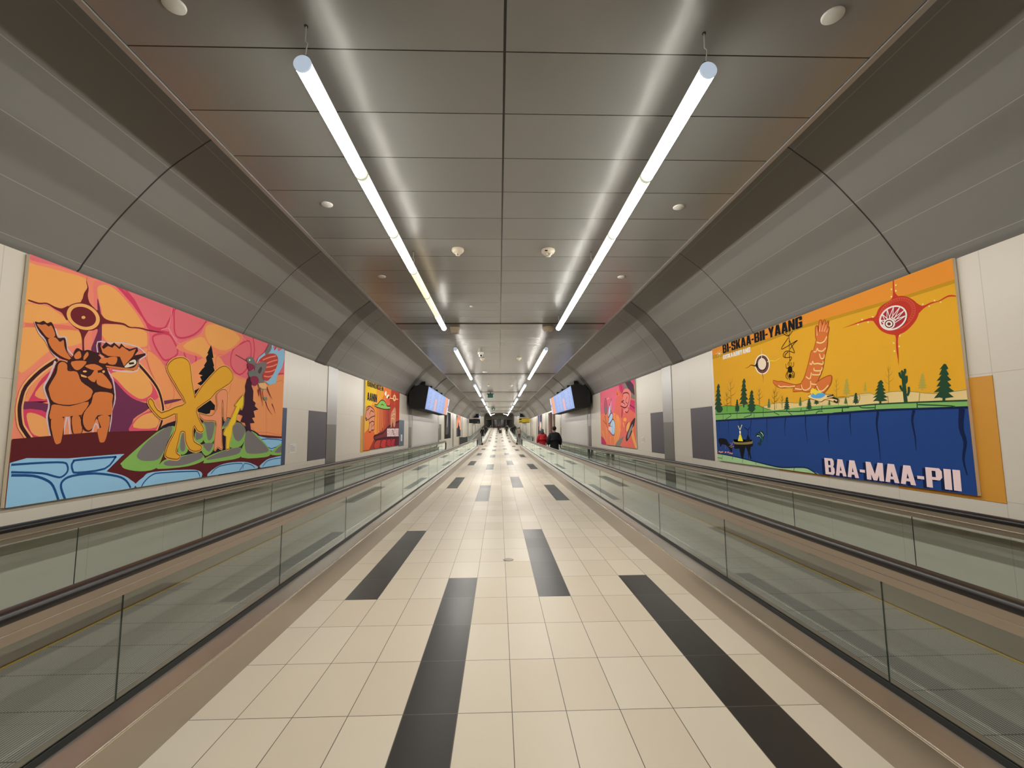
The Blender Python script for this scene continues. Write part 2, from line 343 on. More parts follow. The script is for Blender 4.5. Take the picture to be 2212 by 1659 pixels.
# ---------------------------------------------------------------- moving walkways
def loft(path, prof, closed=True):
    """sweep a cross-section (x offset, normal offset) along a (y,z) path"""
    b = MB(); n = len(prof); vs = []; L = len(path)
    for i, (y, z) in enumerate(path):
        a, c = path[max(i-1,0)], path[min(i+1,L-1)]; t = Vector((c[0]-a[0], c[1]-a[1])).normalized(); nn = Vector((-t.y, t.x))
        vs += [(px, y+nn.x*pz, z+nn.y*pz) for px, pz in prof]
    fs = [(i*n+k, i*n+(k+1)%n, (i+1)*n+(k+1)%n, (i+1)*n+k) for i in range(L-1) for k in range(n)]
    b.add(vs, fs, 0, True); b.add(vs[:n], [tuple(range(n))]); b.add(vs[-n:], [tuple(range(n-1,-1,-1))]); return b
def walkway(sg, y0, y1i, y1o, label, newel_start=False):
    t = thing('moving_walkway', label, 'moving walkway', (X(sg,2.65), y0, lift(y0))); base = t.location.copy()
    def fin(o): o.parent = t; o.matrix_parent_inverse = Matrix.Translation(-base); return o
    def pr(prof, a, b_, name, m): return fin(MB().prism([(X(sg,h), z) for h, z in prof], a, b_).build(name, m))
    ymax = max(y1i, y1o)
    pr([(2.045,-.02),(3.38,-.02),(3.38,.004),(2.045,.004)], y0, y1i, 'pallet_belt', m_pallet)
    for a, c in ((2.056,2.068),(3.351,3.363)): pr([(a,.004),(c,.004),(c,.009),(a,.009)], y0, y1i, 'safety_line', m_yel)
    pr([(1.745,-.01),(1.80,-.01),(1.80,.20),(1.752,.218),(1.745,.216)], y0, y1i, 'skirt_panel', m_metal)
    pr([(1.7435,.217),(1.742,.222),(1.7435,.227),(1.748,.229),(1.753,.227),(1.753,.219)], y0, y1i, 'edge_trim', m_bright)  # rounded nosing, its highlight put into a brighter metal colour
    pr([(1.753,.219),(1.753,.226),(1.905,.232),(1.913,.232),(1.913,.18),(1.755,.18)], y0, y1i, 'deck', m_deck)
    pr([(1.931,.18),(1.931,.232),(1.945,.232),(2.05,.205),(2.052,-.01),(2.03,-.01)], y0, y1i, 'inner_skirt', m_metal)
    pr([(3.611,.18),(3.611,.232),(3.597,.232),(3.374,.205),(3.372,-.01),(3.394,-.01)], y0, y1o, 'inner_skirt', m_metal)
    pr([(3.629,.18),(3.629,.232),(3.80,.232),(3.80,.18)], y0, y1o, 'deck', m_deck)
    for h, y1, sd in ((1.922,y1i,-1),(3.62,y1o,1)):
        gp = [(-.03,.807),(-.03,.843),(.03,.843),(.03,.807),(.036,.805),(.036,.797),(.02,.791),(.02,.762),(-.02,.762),(-.02,.791),(-.036,.797),(-.036,.805)]
        ba = fin(MB().prism([(X(sg,h)+a, z) for a, z in gp], y0, y1-.3).build('balustrade', m_guide)); 
        def sub(o): o.parent = ba; return o
        rg = .285; zt = .585
        path = [(y, .868-.015+lift(y)) for y in ysec(y0 + (.35 if newel_start else 0), y1-.3)]
        end = [(y1-.3+rg*math.sin(a), zt-.017+lift(y1-.3)+rg*math.cos(a)) for a in [math.pi*k/14 for k in range(1,15)]]
        st = [(y0+.35-rg*math.sin(a), zt-.017+lift(y0)+rg*math.cos(a)) for a in [math.pi*k/14 for k in range(14,0,-1)]] if newel_start else []
        hp = [(-.043,-.012),(-.043,.008),(-.036,.021),(-.018,.028),(.018,.028),(.036,.021),(.043,.008),(.043,-.012),(.030,-.018),(-.030,-.018)]
        sub(loft(st+path+end, [(X(sg,h)+a, z+.008) for a, z in hp]).build('handrail', m_black))
        for e in (-1,1):
            gs = [(e*.004,.20),(e*.004,.258),(e*.010,.258),(e*.017,.236),(e*.017,.20)]
            sub(MB().prism([(X(sg,h)+a, z) for a, z in gs], y0, y1-.3).build('gasket', m_gask))
        js = [2.41+1.664*k for k in range(-8, 90)]; js = [y0]+[j for j in js if y0+.3 < j < y1-.6]+[y1-.3]
        for a, c in zip(js, js[1:]):
            g = MB(); a2, c2 = a+.002, c-.002; xa, xb = X(sg,h)-.003, X(sg,h)+.003; za, zb = .22, .775
            v = [(xx, yy, zz+lift(yy)) for xx in (xa,xb) for yy in (a2,c2) for zz in (za,zb)]
            g.add(v, [(0,1,3,2),(4,6,7,5)], 0); g.add(v, [(0,4,5,1),(2,3,7,6),(1,5,7,3)], 1)
            sub(g.build('glass_panel', [m_glass, m_gedge]))
    return t
walkway(-1, -6.5, 39.5, 31.0, 'long moving walkway along the left wall, the nearer one, between glass balustrades')
walkway(1, -6.5, 39.5, 38.0, 'long moving walkway along the right wall, two people standing on it, between glass balustrades')
walkway(-1, 50.0, 112.0, 112.0, 'distant second moving walkway climbing the ramp on the left side', True)
walkway(1, 50.0, 112.0, 112.0, 'distant second moving walkway climbing the ramp on the right side', True)
# ---------------------------------------------------------------- murals
ALB = 1.22
def art_mat(h):
    c = [min(.92, v*ALB) for v in lin(h)]; return mat('ink_'+h, tuple(c), .8, 0, .12)
def smooth(p, closed=True):
    n = 3 if len(p) < 30 else 2
    return catmull(p, n, closed)
def clip(p, W, H):
    def cut(p, ax, v, keep):
        o = []
        for i in range(len(p)):
            a, b = p[i-1], p[i]; ia, ib = keep(a[ax],v), keep(b[ax],v)
            if ia != ib:
                t = (v-a[ax])/(b[ax]-a[ax]); q = [a[0]+t*(b[0]-a[0]), a[1]+t*(b[1]-a[1])]; q[ax] = v; o.append(tuple(q))
            if ib: o.append(b)
        return o
    for ax, v, k in ((0,0,lambda x,v:x>=v),(0,W,lambda x,v:x<=v),(1,0,lambda x,v:x>=v),(1,H,lambda x,v:x<=v)):
        if len(p) < 3: return []
        p = cut(p, ax, v, k)
    return p
def ribbon(p, wd, closed, taper):
    if closed: p = p+[p[0]]
    n = len(p); qs = []; L = []; R = []
    for i in range(n):
        if closed and i in (0,n-1): a, b = p[n-2], p[1]
        else: a, b = p[max(i-1,0)], p[min(i+1,n-1)]
        d = Vector((b[0]-a[0], b[1]-a[1])); d = d.normalized() if d.length > 1e-6 else Vector((1,0))
        h = wd/2*((1-.85*i/(n-1)) if taper else 1); L.append((p[i][0]-d.y*h, p[i][1]+d.x*h)); R.append((p[i][0]+d.y*h, p[i][1]-d.x*h))
    return [(L[i],R[i],R[i+1],L[i+1]) for i in range(n-1)]
def rc(a,b,c,d): return ((a,b),(c,b),(c,d),(a,d))
ST = rc(0,0,.38,1); TB = rc(0,.85,.95,1); BB = rc(0,0,.95,.15)
GL = {'I':(.42,[rc(0,0,1,1)]),'-':(.5,[rc(.05,.36,.95,.52)]),
 'B':(1,[ST,rc(0,0,.85,.15),rc(0,.85,.85,1),rc(0,.44,.85,.58),((.62,.06),(.85,.0),(1,.14),(1,.4),(.85,.54),(.62,.46)),((.62,.54),(.82,.47),(.97,.62),(.97,.87),(.82,1),(.62,.92))]),
 'S':(1,[rc(.06,.85,.95,1),rc(0,.55,.38,.92),((0,.62),(.3,.45),(.95,.36),(1,.45),(.7,.6),(.06,.66)),rc(.62,.08,1,.46),rc(.05,0,.95,.15),rc(.62,.66,1,.93),rc(0,.08,.38,.34)]),
 'K':(1.05,[ST,((.36,.42),(.62,1),(1,1),(.62,.46)),((.36,.66),(.3,.4),(.62,0),(1,0),(.66,.62))]),
 'A':(1.05,[((0,0),(.33,0),(.62,1),(.27,1)),((1,0),(.67,0),(.38,1),(.73,1)),rc(.2,.17,.8,.32)]),
 'Y':(1,[((0,1),(.37,1),(.66,.4),(.33,.4)),((1,1),(.63,1),(.34,.4),(.67,.4)),rc(.33,0,.67,.44)]),
 'N':(1,[rc(0,0,.33,1),rc(.67,0,1,1),((0,1),(.33,1),(1,0),(.67,0))]),
 'G':(1,[rc(0,.07,.38,.93),rc(.06,.85,.95,1),rc(.06,0,.95,.15),rc(.63,.03,1,.52),rc(.5,.40,1,.53),rc(.62,.66,1,.93)]),
 'M':(1.4,[rc(0,0,.27,1),rc(.73,0,1,1),((0,1),(.29,1),(.61,0),(.39,0)),((1,1),(.71,1),(.39,0),(.61,0))]),
 'P':(1,[ST,rc(0,.85,.85,1),rc(0,.4,.85,.54),((.62,.46),(.85,.41),(1,.55),(1,.86),(.85,1),(.62,.92))]),
 'D':(1,[ST,rc(0,.86,.8,1),rc(0,0,.8,.14),((.62,.06),(.8,0),(1,.15),(1,.85),(.8,1),(.62,.94))]),
 'E':(.85,[ST,TB,BB,rc(0,.43,.88,.57)]),'O':(1,[rc(0,.08,.38,.92),rc(.62,.08,1,.92),rc(.08,.86,.92,1),rc(.08,0,.92,.14)]),
 'Z':(.9,[TB,BB,((.55,.85),(.95,.85),(.42,.15),(0,.15))]),'H':(1,[ST,rc(.62,0,1,1),rc(.2,.43,.8,.58)]),
 'T':(.9,[rc(0,.84,1,1),rc(.31,0,.69,1)])}
def text_polys(s, TL, BL, TR, BR):
    tot = sum(GL[c][0]+.1 for c in s)-.1; x = 0; out = []
    for c in s:
        wd, ps = GL[c]
        for p in ps:
            q = []
            for a, b in p:
                u = (x+a*wd)/tot; top = [TL[i]+(TR[i]-TL[i])*u for i in (0,1)]; bot = [BL[i]+(BR[i]-BL[i])*u for i in (0,1)]
                q.append(tuple(bot[i]+(top[i]-bot[i])*b for i in (0,1)))
            out.append(q)
        x += wd+.1
    return out
def mural(art, label, side, y0, y1, z0, z1, k=1.0, depth=.028, edge='c9bda8', name='mural', cat='mural'):
    sg = -1 if side < 0 else 1; xf = (-3.73 if sg < 0 else 3.86); W, H = (y1-y0), (z1-z0)
    t = thing(name, label, cat, (xf+sg*depth, y0, z0))
    xs = sorted((0.0, -sg*depth)); MB().box(xs[0], xs[1], 0, W, 0, H).build('backing_board', mat('board_'+edge, tuple(min(.9,c*1.3) for c in lin(edge)), .5), t)
    b = MB(); ms = []; mi = {}; placed = []
    for e in art:
        p = list(zip(e[-1][::2], e[-1][1::2]))
        if e[0] == 'F': polys = [smooth(p) if e[2] else p]
        elif e[0] == 'S': polys = [list(r) for r in ribbon(smooth(p, bool(e[3])) if len(p) > 2 else p, e[2]*k, e[3], e[4])]
        else: polys = text_polys(e[2], *p)
        out = []
        for poly in polys:
            poly = clip([(u/1000, v/1000) for u, v in poly], W, H); q = []
            for c in poly:
                if not q or math.dist(c, q[-1]) > 1e-5: q.append(c)
            if len(q) > 2 and math.dist(q[0], q[-1]) < 1e-5: q.pop()
            if len(q) > 2: out.append(q)
        if not out: continue
        bb = (min(c[0] for q in out for c in q), max(c[0] for q in out for c in q), min(c[1] for q in out for c in q), max(c[1] for q in out for c in q))
        lay = 1+max([l for l, o in placed if o[0] < bb[1] and bb[0] < o[1] and o[2] < bb[3] and bb[2] < o[3]], default=0)+(4 if e[0] == 'T' else 0); placed.append((lay, bb))
        c = e[1]
        if c not in mi: mi[c] = len(ms); ms.append(art_mat(c))
        x = -sg*(depth+.0003+lay*.0002)
        for j, q in enumerate(out):
            xj = x-(sg*(j % 7)*.00012 if e[0] == 'T' else 0); b.add([(xj, (u if sg < 0 else W-u), v) for u, v in q], [tuple(range(len(q)))], mi[c])
    b.build('artwork', ms, t); return t
ART_LEFT=[
('F','e6846c',0,(-217,1927,4991,2404,5335,-1370,-10,-192)),
('F','d86c76',1,(-41,1999,518,2036,575,1977,252,1970,17,1936)),
('F','e2a05c',1,(-67,1880,59,1913,256,1935,475,1951,516,1910,509,1807,483,1737,373,1676,301,1626,227,1620,155,1629,-40,1593)),
('F','e2a05c',1,(-36,1554,158,1605,276,1569,372,1519,213,1467,-24,1431)),
('F','e2a05c',1,(-18,1372,261,1421,425,1457,499,1443,522,1379,438,1325,235,1245,87,1084,1,1046)),
('S','d9745f',40,0,0,(16,1410,244,1453,455,1479)),
('F','d86c76',1,(572,2008,1564,2039,2194,2023,3263,2034,4734,2100,4790,1490,3821,1425,3234,1345,2803,1390,2157,1371,1583,1292,1320,1436,1263,1661,1033,1852,797,1969)),
('S','c9415f',50,0,0,(714,2041,876,1969,1052,1875,1198,1736,1298,1669,1573,1673)),
('F','e07a70',1,(578,1947,683,1981,836,1973,1033,1852,1224,1706,1287,1539,1253,1406,934,1368,638,1332,595,1777)),
('F','e2a05c',1,(634,1925,740,1964,870,1925,1058,1807,1180,1696,1172,1655,755,1619,680,1722,626,1851)),
('F','e2a05c',1,(721,1579,1185,1640,1265,1526,1225,1455,949,1418,754,1433)),
('S','c9415f',26,1,0,(868,2060,1564,2039,1536,1780,1441,1701,1247,1712,1049,1909)),
('S','c9415f',26,1,0,(1676,2012,2194,2023,2053,1797,1822,1676,1680,1676,1639,1824)),
('S','c9415f',26,1,0,(1352,1607,1547,1667,1661,1594,1728,1469,1550,1363,1443,1421,1347,1533)),
('S','c9415f',26,1,0,(2814,1700,3011,1833,3227,1912,3291,1733,3218,1519,3011,1381,2794,1483)),
('S','c9415f',26,1,0,(1838,1507,1984,1537,2059,1462,2001,1360,1905,1417)),
('S','c9415f',30,0,0,(3258,2085,3379,1799,3278,1375)),
('S','ea8f98',10,0,0,(1602,2070,1581,1868,1569,1711,1713,1624)),
('S','c9415f',34,0,0,(3608,1467,4778,1612)),
('S','ea8f98',9,0,0,(1443,1686,1567,1730,1657,1632,1800,1601,2117,1789,2235,1946,2828,1990,3138,1895)),
('F','e08566',1,(1744,1590,2117,1789,2186,1934,2439,2016,2910,2008,3050,1890,2663,1627,2447,1545,2278,1496,1752,1512)),
('F','e2a05c',1,(2212,1907,2407,1971,2830,1966,2965,1873,2659,1672,2329,1680,2206,1787)),
('F','e2a05c',1,(1803,1571,2121,1752,2260,1685,2342,1616,2244,1491,2110,1523)),
('F','e2935f',1,(1205,1434,1422,1380,1583,1292,1855,1329,2210,1507,2481,1573,2762,1408,3237,1320,4787,1520,4901,272,1414,454,1525,818,1426,1086)),
('S','d9765f',14,1,0,(2447,1545,2667,1581,2810,1321,2753,1082,2516,1197)),
('S','d9765f',14,1,0,(3340,1205,3938,1342,4405,1389,4480,576,3902,550,3394,627)),
('S','d9765f',14,1,0,(1274,1428,1475,1351,1620,1182,1717,1000,1627,822,1508,1001,1314,1254)),
('S','d9705f',14,0,0,(3751,1323,3854,497)),
('F','6b3150',1,(1518,900,1777,946,1835,936,1546,865)),
('F','df8a62',1,(307,1172,170,1047,85,896,61,749,74,619,135,520,697,533,1500,560,1554,726,1552,856,1455,1034,1298,1171,1156,1241,715,1266)),
('F','c9415f',1,(305,1121,188,1008,120,872,78,776,75,809,262,821,262,968,297,1056)),
('F','e2935f',1,(282,1054,192,960,141,861,253,841,248,966)),
('F','6b3150',1,(49,808,271,798,274,725,55,749)),
('F','c9415f',1,(56,743,272,720,298,524,154,526,82,606)),
('F','e59c60',1,(96,718,190,708,279,649,292,538,165,546,111,632)),
('F','6b3150',1,(800,1151,905,1049,1145,903,1364,855,1312,790,1154,698,1114,562,857,555)),
('F','d2506a',1,(781,1148,1201,1238,1414,1085,1476,944,1326,888,1190,888,1057,939,905,1049)),
('F','e2a05c',1,(849,1133,1181,1210,1354,1079,1375,990,1310,932,1210,910,1065,968,923,1068)),
('F','d2506a',1,(1124,562,1166,681,1336,782,1527,799,1563,689,1500,560)),
('F','e2a05c',1,(1162,613,1228,717,1384,772,1494,752,1471,615)),
('S','efb478',66,0,0,(136,513,84,580,54,632,34,735,36,813,63,927,169,1065,299,1178)),
('S','e8a06a',54,0,0,(136,513,84,580,54,632,34,735,36,813,63,927,169,1065,299,1178)),
('S','3a2022',34,0,0,(136,513,84,580,54,632,34,735,36,813,63,927,169,1065,299,1178)),
('S','efb478',66,0,0,(1064,1305,1177,1253,1349,1132,1469,1017,1540,874,1559,782,1545,671,1490,542)),
('S','e8a06a',54,0,0,(1064,1305,1177,1253,1349,1132,1469,1017,1540,874,1559,782,1545,671,1490,542)),
('S','3a2022',34,0,0,(1064,1305,1177,1253,1349,1132,1469,1017,1540,874,1559,782,1545,671,1490,542)),
('F','6b3150',1,(627,1806,677,1683,705,1519,703,1314,610,1307,640,1429,662,1543)),
('F','6a262b',1,(514,2010,506,1936,532,1870,530,1802,554,1742,604,1698,469,1694,482,1763,492,1816,518,1873,502,1926)),
('F','6a262b',1,(340,1626,392,1685,475,1722,565,1725,649,1676,689,1609,645,1518,561,1483,473,1472,393,1509,346,1565)),
('F','6a262b',1,(24,1617,102,1614,167,1632,237,1618,300,1619,362,1656,358,1528,304,1581,239,1598,168,1621,103,1602,25,1605)),
('F','6a262b',1,(633,1697,715,1641,796,1631,942,1644,1021,1626,1135,1646,1305,1654,1502,1670,1307,1638,1136,1633,1012,1613,933,1625,799,1603,702,1578,650,1515)),
('F','6a262b',1,(472,1483,568,1505,542,1442,529,1390,543,1271,529,1268,513,1379,493,1440)),
('F','eaa562',1,(666,1578,638,1534,590,1501,529,1484,465,1484,409,1501,367,1532,345,1572,347,1615,370,1657,414,1690,472,1711,536,1714,596,1699,643,1668,668,1626)),
('F','6a262b',1,(627,1583,606,1550,569,1525,523,1511,474,1511,430,1524,397,1547,380,1578,381,1611,399,1643,433,1668,478,1683,527,1685,573,1674,609,1650,628,1618)),
('F','eaa562',1,(522,1597,521,1592,517,1586,511,1582,504,1579,496,1578,490,1579,485,1583,484,1588,484,1593,488,1599,494,1603,501,1606,509,1607,515,1605,520,1602)),
('S','cbb5bd',20,0,0,(281,1162,247,1037,210,952,215,908,264,801,254,697,282,594,305,506)),
('S','cbb5bd',18,0,0,(408,504,430,691,448,691,482,502)),
('S','cbb5bd',18,0,0,(781,1161,865,1077,911,890,884,768,884,665,856,486)),
('S','cbb5bd',18,0,0,(712,498,697,588,720,645,755,596,753,497)),
('S','cbb5bd',16,0,0,(82,1454,126,1369,182,1321,243,1235,310,1185)),
('S','cbb5bd',16,0,0,(255,1434,292,1374,356,1379,373,1288,436,1236)),
('S','cbb5bd',16,0,0,(683,1277,666,1400,807,1415,929,1443,1143,1437,1231,1396,1257,1372,1168,1301,1165,1208,1065,1171,852,1161)),
('F','3a2022',1,(82,1450,118,1454,152,1476,183,1463,219,1480,256,1420,285,1361,344,1373,366,1318,384,1251,443,1202,429,1180,309,1196,227,1247,181,1328,125,1379)),
('F','c9743f',1,(100,1435,141,1440,169,1451,197,1439,221,1451,260,1375,202,1344,146,1388)),
('F','c9743f',1,(203,1333,262,1360,304,1330,335,1353,349,1300,376,1250,425,1194,323,1212,240,1264)),
('F','3a2022',0,(675,1402,717,1364,756,1418,809,1395,846,1431,912,1395,930,1439,976,1407,1038,1400,1131,1437,1147,1401,1105,1347,1243,1394,1251,1373,1166,1318,1168,1236,1109,1189,933,1181,741,1172,684,1210,760,1277,704,1298)),
('F','c9743f',0,(697,1377,734,1345,780,1384,831,1376,854,1406,914,1378,943,1410,1034,1376,1116,1418,1083,1334,983,1219,926,1304,789,1290,727,1310)),
('F','d8cdb8',1,(989,1211,1055,1279,1115,1304,1130,1263,1049,1218)),
('F','3a2022',0,(1034,1261,1100,1277,1108,1257,1047,1242)),
('F','c9743f',1,(739,1191,848,1200,1062,1207,1135,1250,1154,1318,1155,1215,1086,1192,850,1179)),
('F','3a2022',1,(429,1220,463,1305,525,1293,586,1311,702,1272,791,1166,885,978,863,933,754,933,639,956,542,1028,484,1093,410,1111,388,1174)),
('F','c9743f',1,(424,1179,569,1203,507,1120,455,1121)),
('F','c9743f',1,(556,1159,653,1191,742,1160,659,1132)),
('F','c9743f',1,(689,1107,746,1116,843,1035,851,980,709,1004,687,1052)),
('F','c9743f',1,(626,1086,658,1136,694,1124,669,1025,593,1058)),
('F','c9743f',1,(444,1238,491,1286,513,1233,464,1208)),
('F','c9743f',1,(537,1245,568,1291,582,1261,542,1209)),
('F','c9743f',1,(697,1227,723,1258,791,1268,776,1216,708,1212)),
('F','c9743f',1,(792,1274,891,1294,879,1222,796,1217)),
('F','eaa562',1,(580,1113,579,1110,575,1106,569,1104,561,1102,554,1102,547,1103,543,1105,541,1108,542,1112,546,1115,552,1118,560,1120,567,1120,574,1119,578,1116)),
('F','eaa562',1,(769,1136,768,1131,765,1127,761,1124,755,1122,750,1123,745,1124,741,1128,740,1132,740,1137,743,1141,748,1144,753,1146,759,1146,764,1144,767,1140)),
('F','eaa562',1,(502,1083,582,1069,575,1056,512,1066)),
('F','3a2022',0,(610,1298,694,1305,696,1284,613,1276)),
('F','3a2022',1,(327,1175,393,1160,417,1105,501,1109,556,1018,662,955,682,915,646,831,592,739,559,714,591,572,521,531,479,595,462,705,405,703,416,504,383,468,332,472,309,521,263,682,270,801,221,908,223,960,274,1071,289,1141)),
('F','c9743f',1,(344,1166,386,1147,399,1094,483,1097,534,1016,638,961,656,922,612,853,444,803,299,818,253,896,248,948,299,1059,307,1136)),
('F','c9743f',1,(301,799,445,792,624,842,579,739,537,715,405,700,282,676,281,764)),
('F','c9743f',1,(289,662,398,688,392,504,371,475,338,490)),
('F','c9743f',1,(475,696,547,706,582,572,511,541)),
('F','3a2022',1,(676,952,876,958,895,872,884,768,876,716,852,478,789,467,753,497,764,613,720,695,679,584,621,575,570,627,567,722,633,822)),
('F','c9743f',1,(683,930,863,937,875,862,877,733,727,721,690,612,638,584,588,643,587,739,651,831)),
('F','c9743f',1,(733,707,864,711,831,487,784,476,778,604)),
('F','5a2125',0,(-9,516,711,567,1498,582,1669,663,2949,695,3403,527,4884,454,5018,-1003,-10,-192)),
('F','c9743f',1,(288,668,398,686,396,504,375,471,337,487)),
('F','c9743f',1,(743,596,845,596,831,487,794,470,768,488)),
('F','8cbcdc',1,(2,336,472,342,1018,350,1036,329,892,211,894,190,1054,145,1169,86,1223,-1,785,-173,7,-37)),
('S','1f4a80',20,0,0,(10,321,242,320,427,310,470,281,475,227,423,187,359,201,250,236,15,265)),
('S','1f4a80',24,0,0,(18,241,180,222,293,178,359,120,418,-6)),
('S','1f4a80',22,1,0,(525,308,558,322,932,327,958,317,852,223,569,211,524,237,511,285)),
('S','1f4a80',24,0,0,(482,-15,431,96,442,155,529,188,750,188,1002,138,1114,83,1177,5)),
('F','8cbcdc',1,(1265,-7,1339,98,1457,137,1956,120,2217,88,2292,13,2046,-104)),
('S','1f4a80',16,0,0,(1317,-6,1355,47,1448,104,1586,118,2143,85,2219,61,2255,7)),
('F','8cbcdc',1,(2396,-7,2567,99,2828,138,3221,127,3486,74,3607,-8,2850,-96)),
('S','1f4a80',14,0,0,(2474,25,2652,108,3182,107,3130,9)),
('S','1f4a80',14,0,0,(3210,25,3245,100,3442,65,3536,16)),
('F','8cbcdc',1,(3713,-4,3837,98,4064,135,4601,138,4620,-64)),
('S','1f4a80',14,0,0,(3771,16,3913,93,4173,115,4604,110)),
('F','2b1d2c',1,(1517,596,1729,687,2110,743,2770,762,3044,713,3259,624,3580,540,4048,317,4549,382,4561,243,3123,292,1875,255,1652,436)),
('F','8cbcdc',1,(3549,492,3879,462,4574,434,4578,395,4041,250)),
('S','1f4a80',16,1,0,(3671,443,4024,285,4428,405)),
('F','7fae58',1,(1042,243,1066,288,1473,561,1709,632,1751,596,1651,454,1573,256,1488,168,1291,160,1094,200)),
('F','75706f',1,(1236,350,1368,478,1611,614,1697,625,1704,578,1610,367,1524,268,1345,262,1246,293)),
('F','7fae58',1,(1540,163,1553,214,1669,267,2008,294,2211,308,2317,248,2290,200,2022,157)),
('F','75706f',1,(1617,227,1745,254,2181,307,2278,280,2249,232,1950,176,1676,187)),
('F','7fae58',1,(2310,189,2341,237,2633,303,3078,345,3155,280,3103,192,2646,171,2332,169)),
('F','75706f',1,(2366,225,2686,301,3078,343,3128,292,3009,242,2473,208)),
('F','7fae58',1,(3153,194,3196,393,3264,571,3534,528,3987,267,3994,190,3807,160)),
('F','75706f',1,(3242,310,3221,531,3350,580,3538,492,3907,296,3850,233,3382,234)),
('F','7fae58',1,(4047,181,4079,264,4576,409,4597,186)),
('F','75706f',1,(4123,223,4578,395,4593,228)),
('F','7fae58',1,(2836,354,2868,511,2931,655,3025,696,3206,623,3220,473,3118,355)),
('F','75706f',1,(2890,644,3026,688,3206,623,3186,508,3070,428,2948,477)),
('F','7fae58',1,(1825,340,1840,486,1887,559,1966,446,1997,341,1912,297)),
('F','75706f',1,(1861,375,1865,504,1914,555,1948,372,1908,334)),
('F','7fae58',1,(2109,443,2126,578,2258,538,2277,458,2201,419)),
('F','75706f',1,(2133,471,2140,583,2258,538,2240,487)),
('F','7fae58',1,(2287,448,2244,687,2484,707,2491,454,2388,420)),
('F','75706f',1,(2300,638,2248,689,2472,706,2454,495,2367,464)),
('F','7fae58',1,(2246,340,2260,409,2478,415,2471,311,2339,262)),
('F','75706f',1,(2270,409,2478,415,2398,312)),
('F','7fae58',1,(2649,599,2679,663,2771,751,2849,709,2781,643)),
('F','75706f',1,(2671,652,2753,742,2839,718,2727,629)),
('F','15161a',0,(2325,1683,2350,1641,2392,1525,2361,1522,2416,1422,2399,1415,2433,1362,2319,1235,2169,1142,2104,1159,2189,1203,2146,1249,2196,1272,2115,1279,2176,1346,2225,1386,2210,1401,2258,1460,2240,1509,2282,1559,2261,1565)),
('F','15161a',0,(2027,1054,2172,1117,2199,1103,2057,991)),
('F','15161a',0,(2381,1013,2415,995,2368,976,2482,910,2479,848,2396,844,2384,802,2259,778,2148,813,2112,880,2228,937)),
('F','3c2130',0,(3249,1379,3323,1340,3332,1244,3387,1177,3392,1032,3467,1001,3449,951,3557,907,3422,875,3469,782,3387,768,3468,697,3340,689,3385,559,3262,589,3210,693,3085,703,3138,796,2994,819,3144,958,3134,1062,3177,1159,3160,1228,3194,1325)),
('S','efb06c',52,1,0,(1720,1113,1590,1244,1577,1311,1661,1389,1779,1427,1873,1418,1933,1362,1981,1180,2052,991,2075,992,2196,1136,2448,1355,2558,1424,2661,1446,2783,1399,2835,1320,2744,1226,2472,1092,2366,996,2114,861,2122,773,2191,676,2263,598,2217,566,2139,595,2090,646,2053,578,2092,443,2226,390,2237,351,2149,333,2031,359,1950,465,1927,569,1845,569,1826,495,1789,360,1804,314,1862,283,1822,256,1667,283,1635,331,1688,453,1766,578,1775,775,1648,746,1541,716,1454,763,1368,832,1330,881,1349,915,1399,877,1414,843,1524,770,1740,842,1911,908,1772,1057)),
('S','8a5418',30,1,0,(1720,1113,1590,1244,1577,1311,1661,1389,1779,1427,1873,1418,1933,1362,1981,1180,2052,991,2075,992,2196,1136,2448,1355,2558,1424,2661,1446,2783,1399,2835,1320,2744,1226,2472,1092,2366,996,2114,861,2122,773,2191,676,2263,598,2217,566,2139,595,2090,646,2053,578,2092,443,2226,390,2237,351,2149,333,2031,359,1950,465,1927,569,1845,569,1826,495,1789,360,1804,314,1862,283,1822,256,1667,283,1635,331,1688,453,1766,578,1775,775,1648,746,1541,716,1454,763,1368,832,1330,881,1349,915,1399,877,1414,843,1524,770,1740,842,1911,908,1772,1057)),
('F','d79f32',1,(1720,1113,1590,1244,1577,1311,1661,1389,1779,1427,1873,1418,1933,1362,1981,1180,2052,991,2075,992,2196,1136,2448,1355,2558,1424,2661,1446,2783,1399,2835,1320,2744,1226,2472,1092,2366,996,2114,861,2122,773,2191,676,2263,598,2217,566,2139,595,2090,646,2053,578,2092,443,2226,390,2237,351,2149,333,2031,359,1950,465,1927,569,1845,569,1826,495,1789,360,1804,314,1862,283,1822,256,1667,283,1635,331,1688,453,1766,578,1775,775,1648,746,1541,716,1454,763,1368,832,1330,881,1349,915,1399,877,1414,843,1524,770,1740,842,1911,908,1772,1057)),
('S','efb06c',40,1,0,(2496,1027,2542,1094,2626,1128,2715,1108,2730,946,2726,737,2680,749,2642,962,2614,971,2622,705,2653,429,2674,333,2575,368,2511,327,2509,536,2510,702,2265,716,2158,786,2243,777,2420,771,2526,892)),
('S','8a4a2a',22,1,0,(2496,1027,2542,1094,2626,1128,2715,1108,2730,946,2726,737,2680,749,2642,962,2614,971,2622,705,2653,429,2674,333,2575,368,2511,327,2509,536,2510,702,2265,716,2158,786,2243,777,2420,771,2526,892)),
('F','df906a',1,(2496,1027,2542,1094,2626,1128,2715,1108,2730,946,2726,737,2680,749,2642,962,2614,971,2622,705,2653,429,2674,333,2575,368,2511,327,2509,536,2510,702,2265,716,2158,786,2243,777,2420,771,2526,892)),
('S','efb06c',34,1,0,(3110,1095,3127,957,3089,884,3045,916,2986,802,2947,689,2884,644,2869,500,2838,424,2832,335,2769,338,2757,502,2691,535,2721,599,2781,643,2863,765,2968,926,2920,932)),
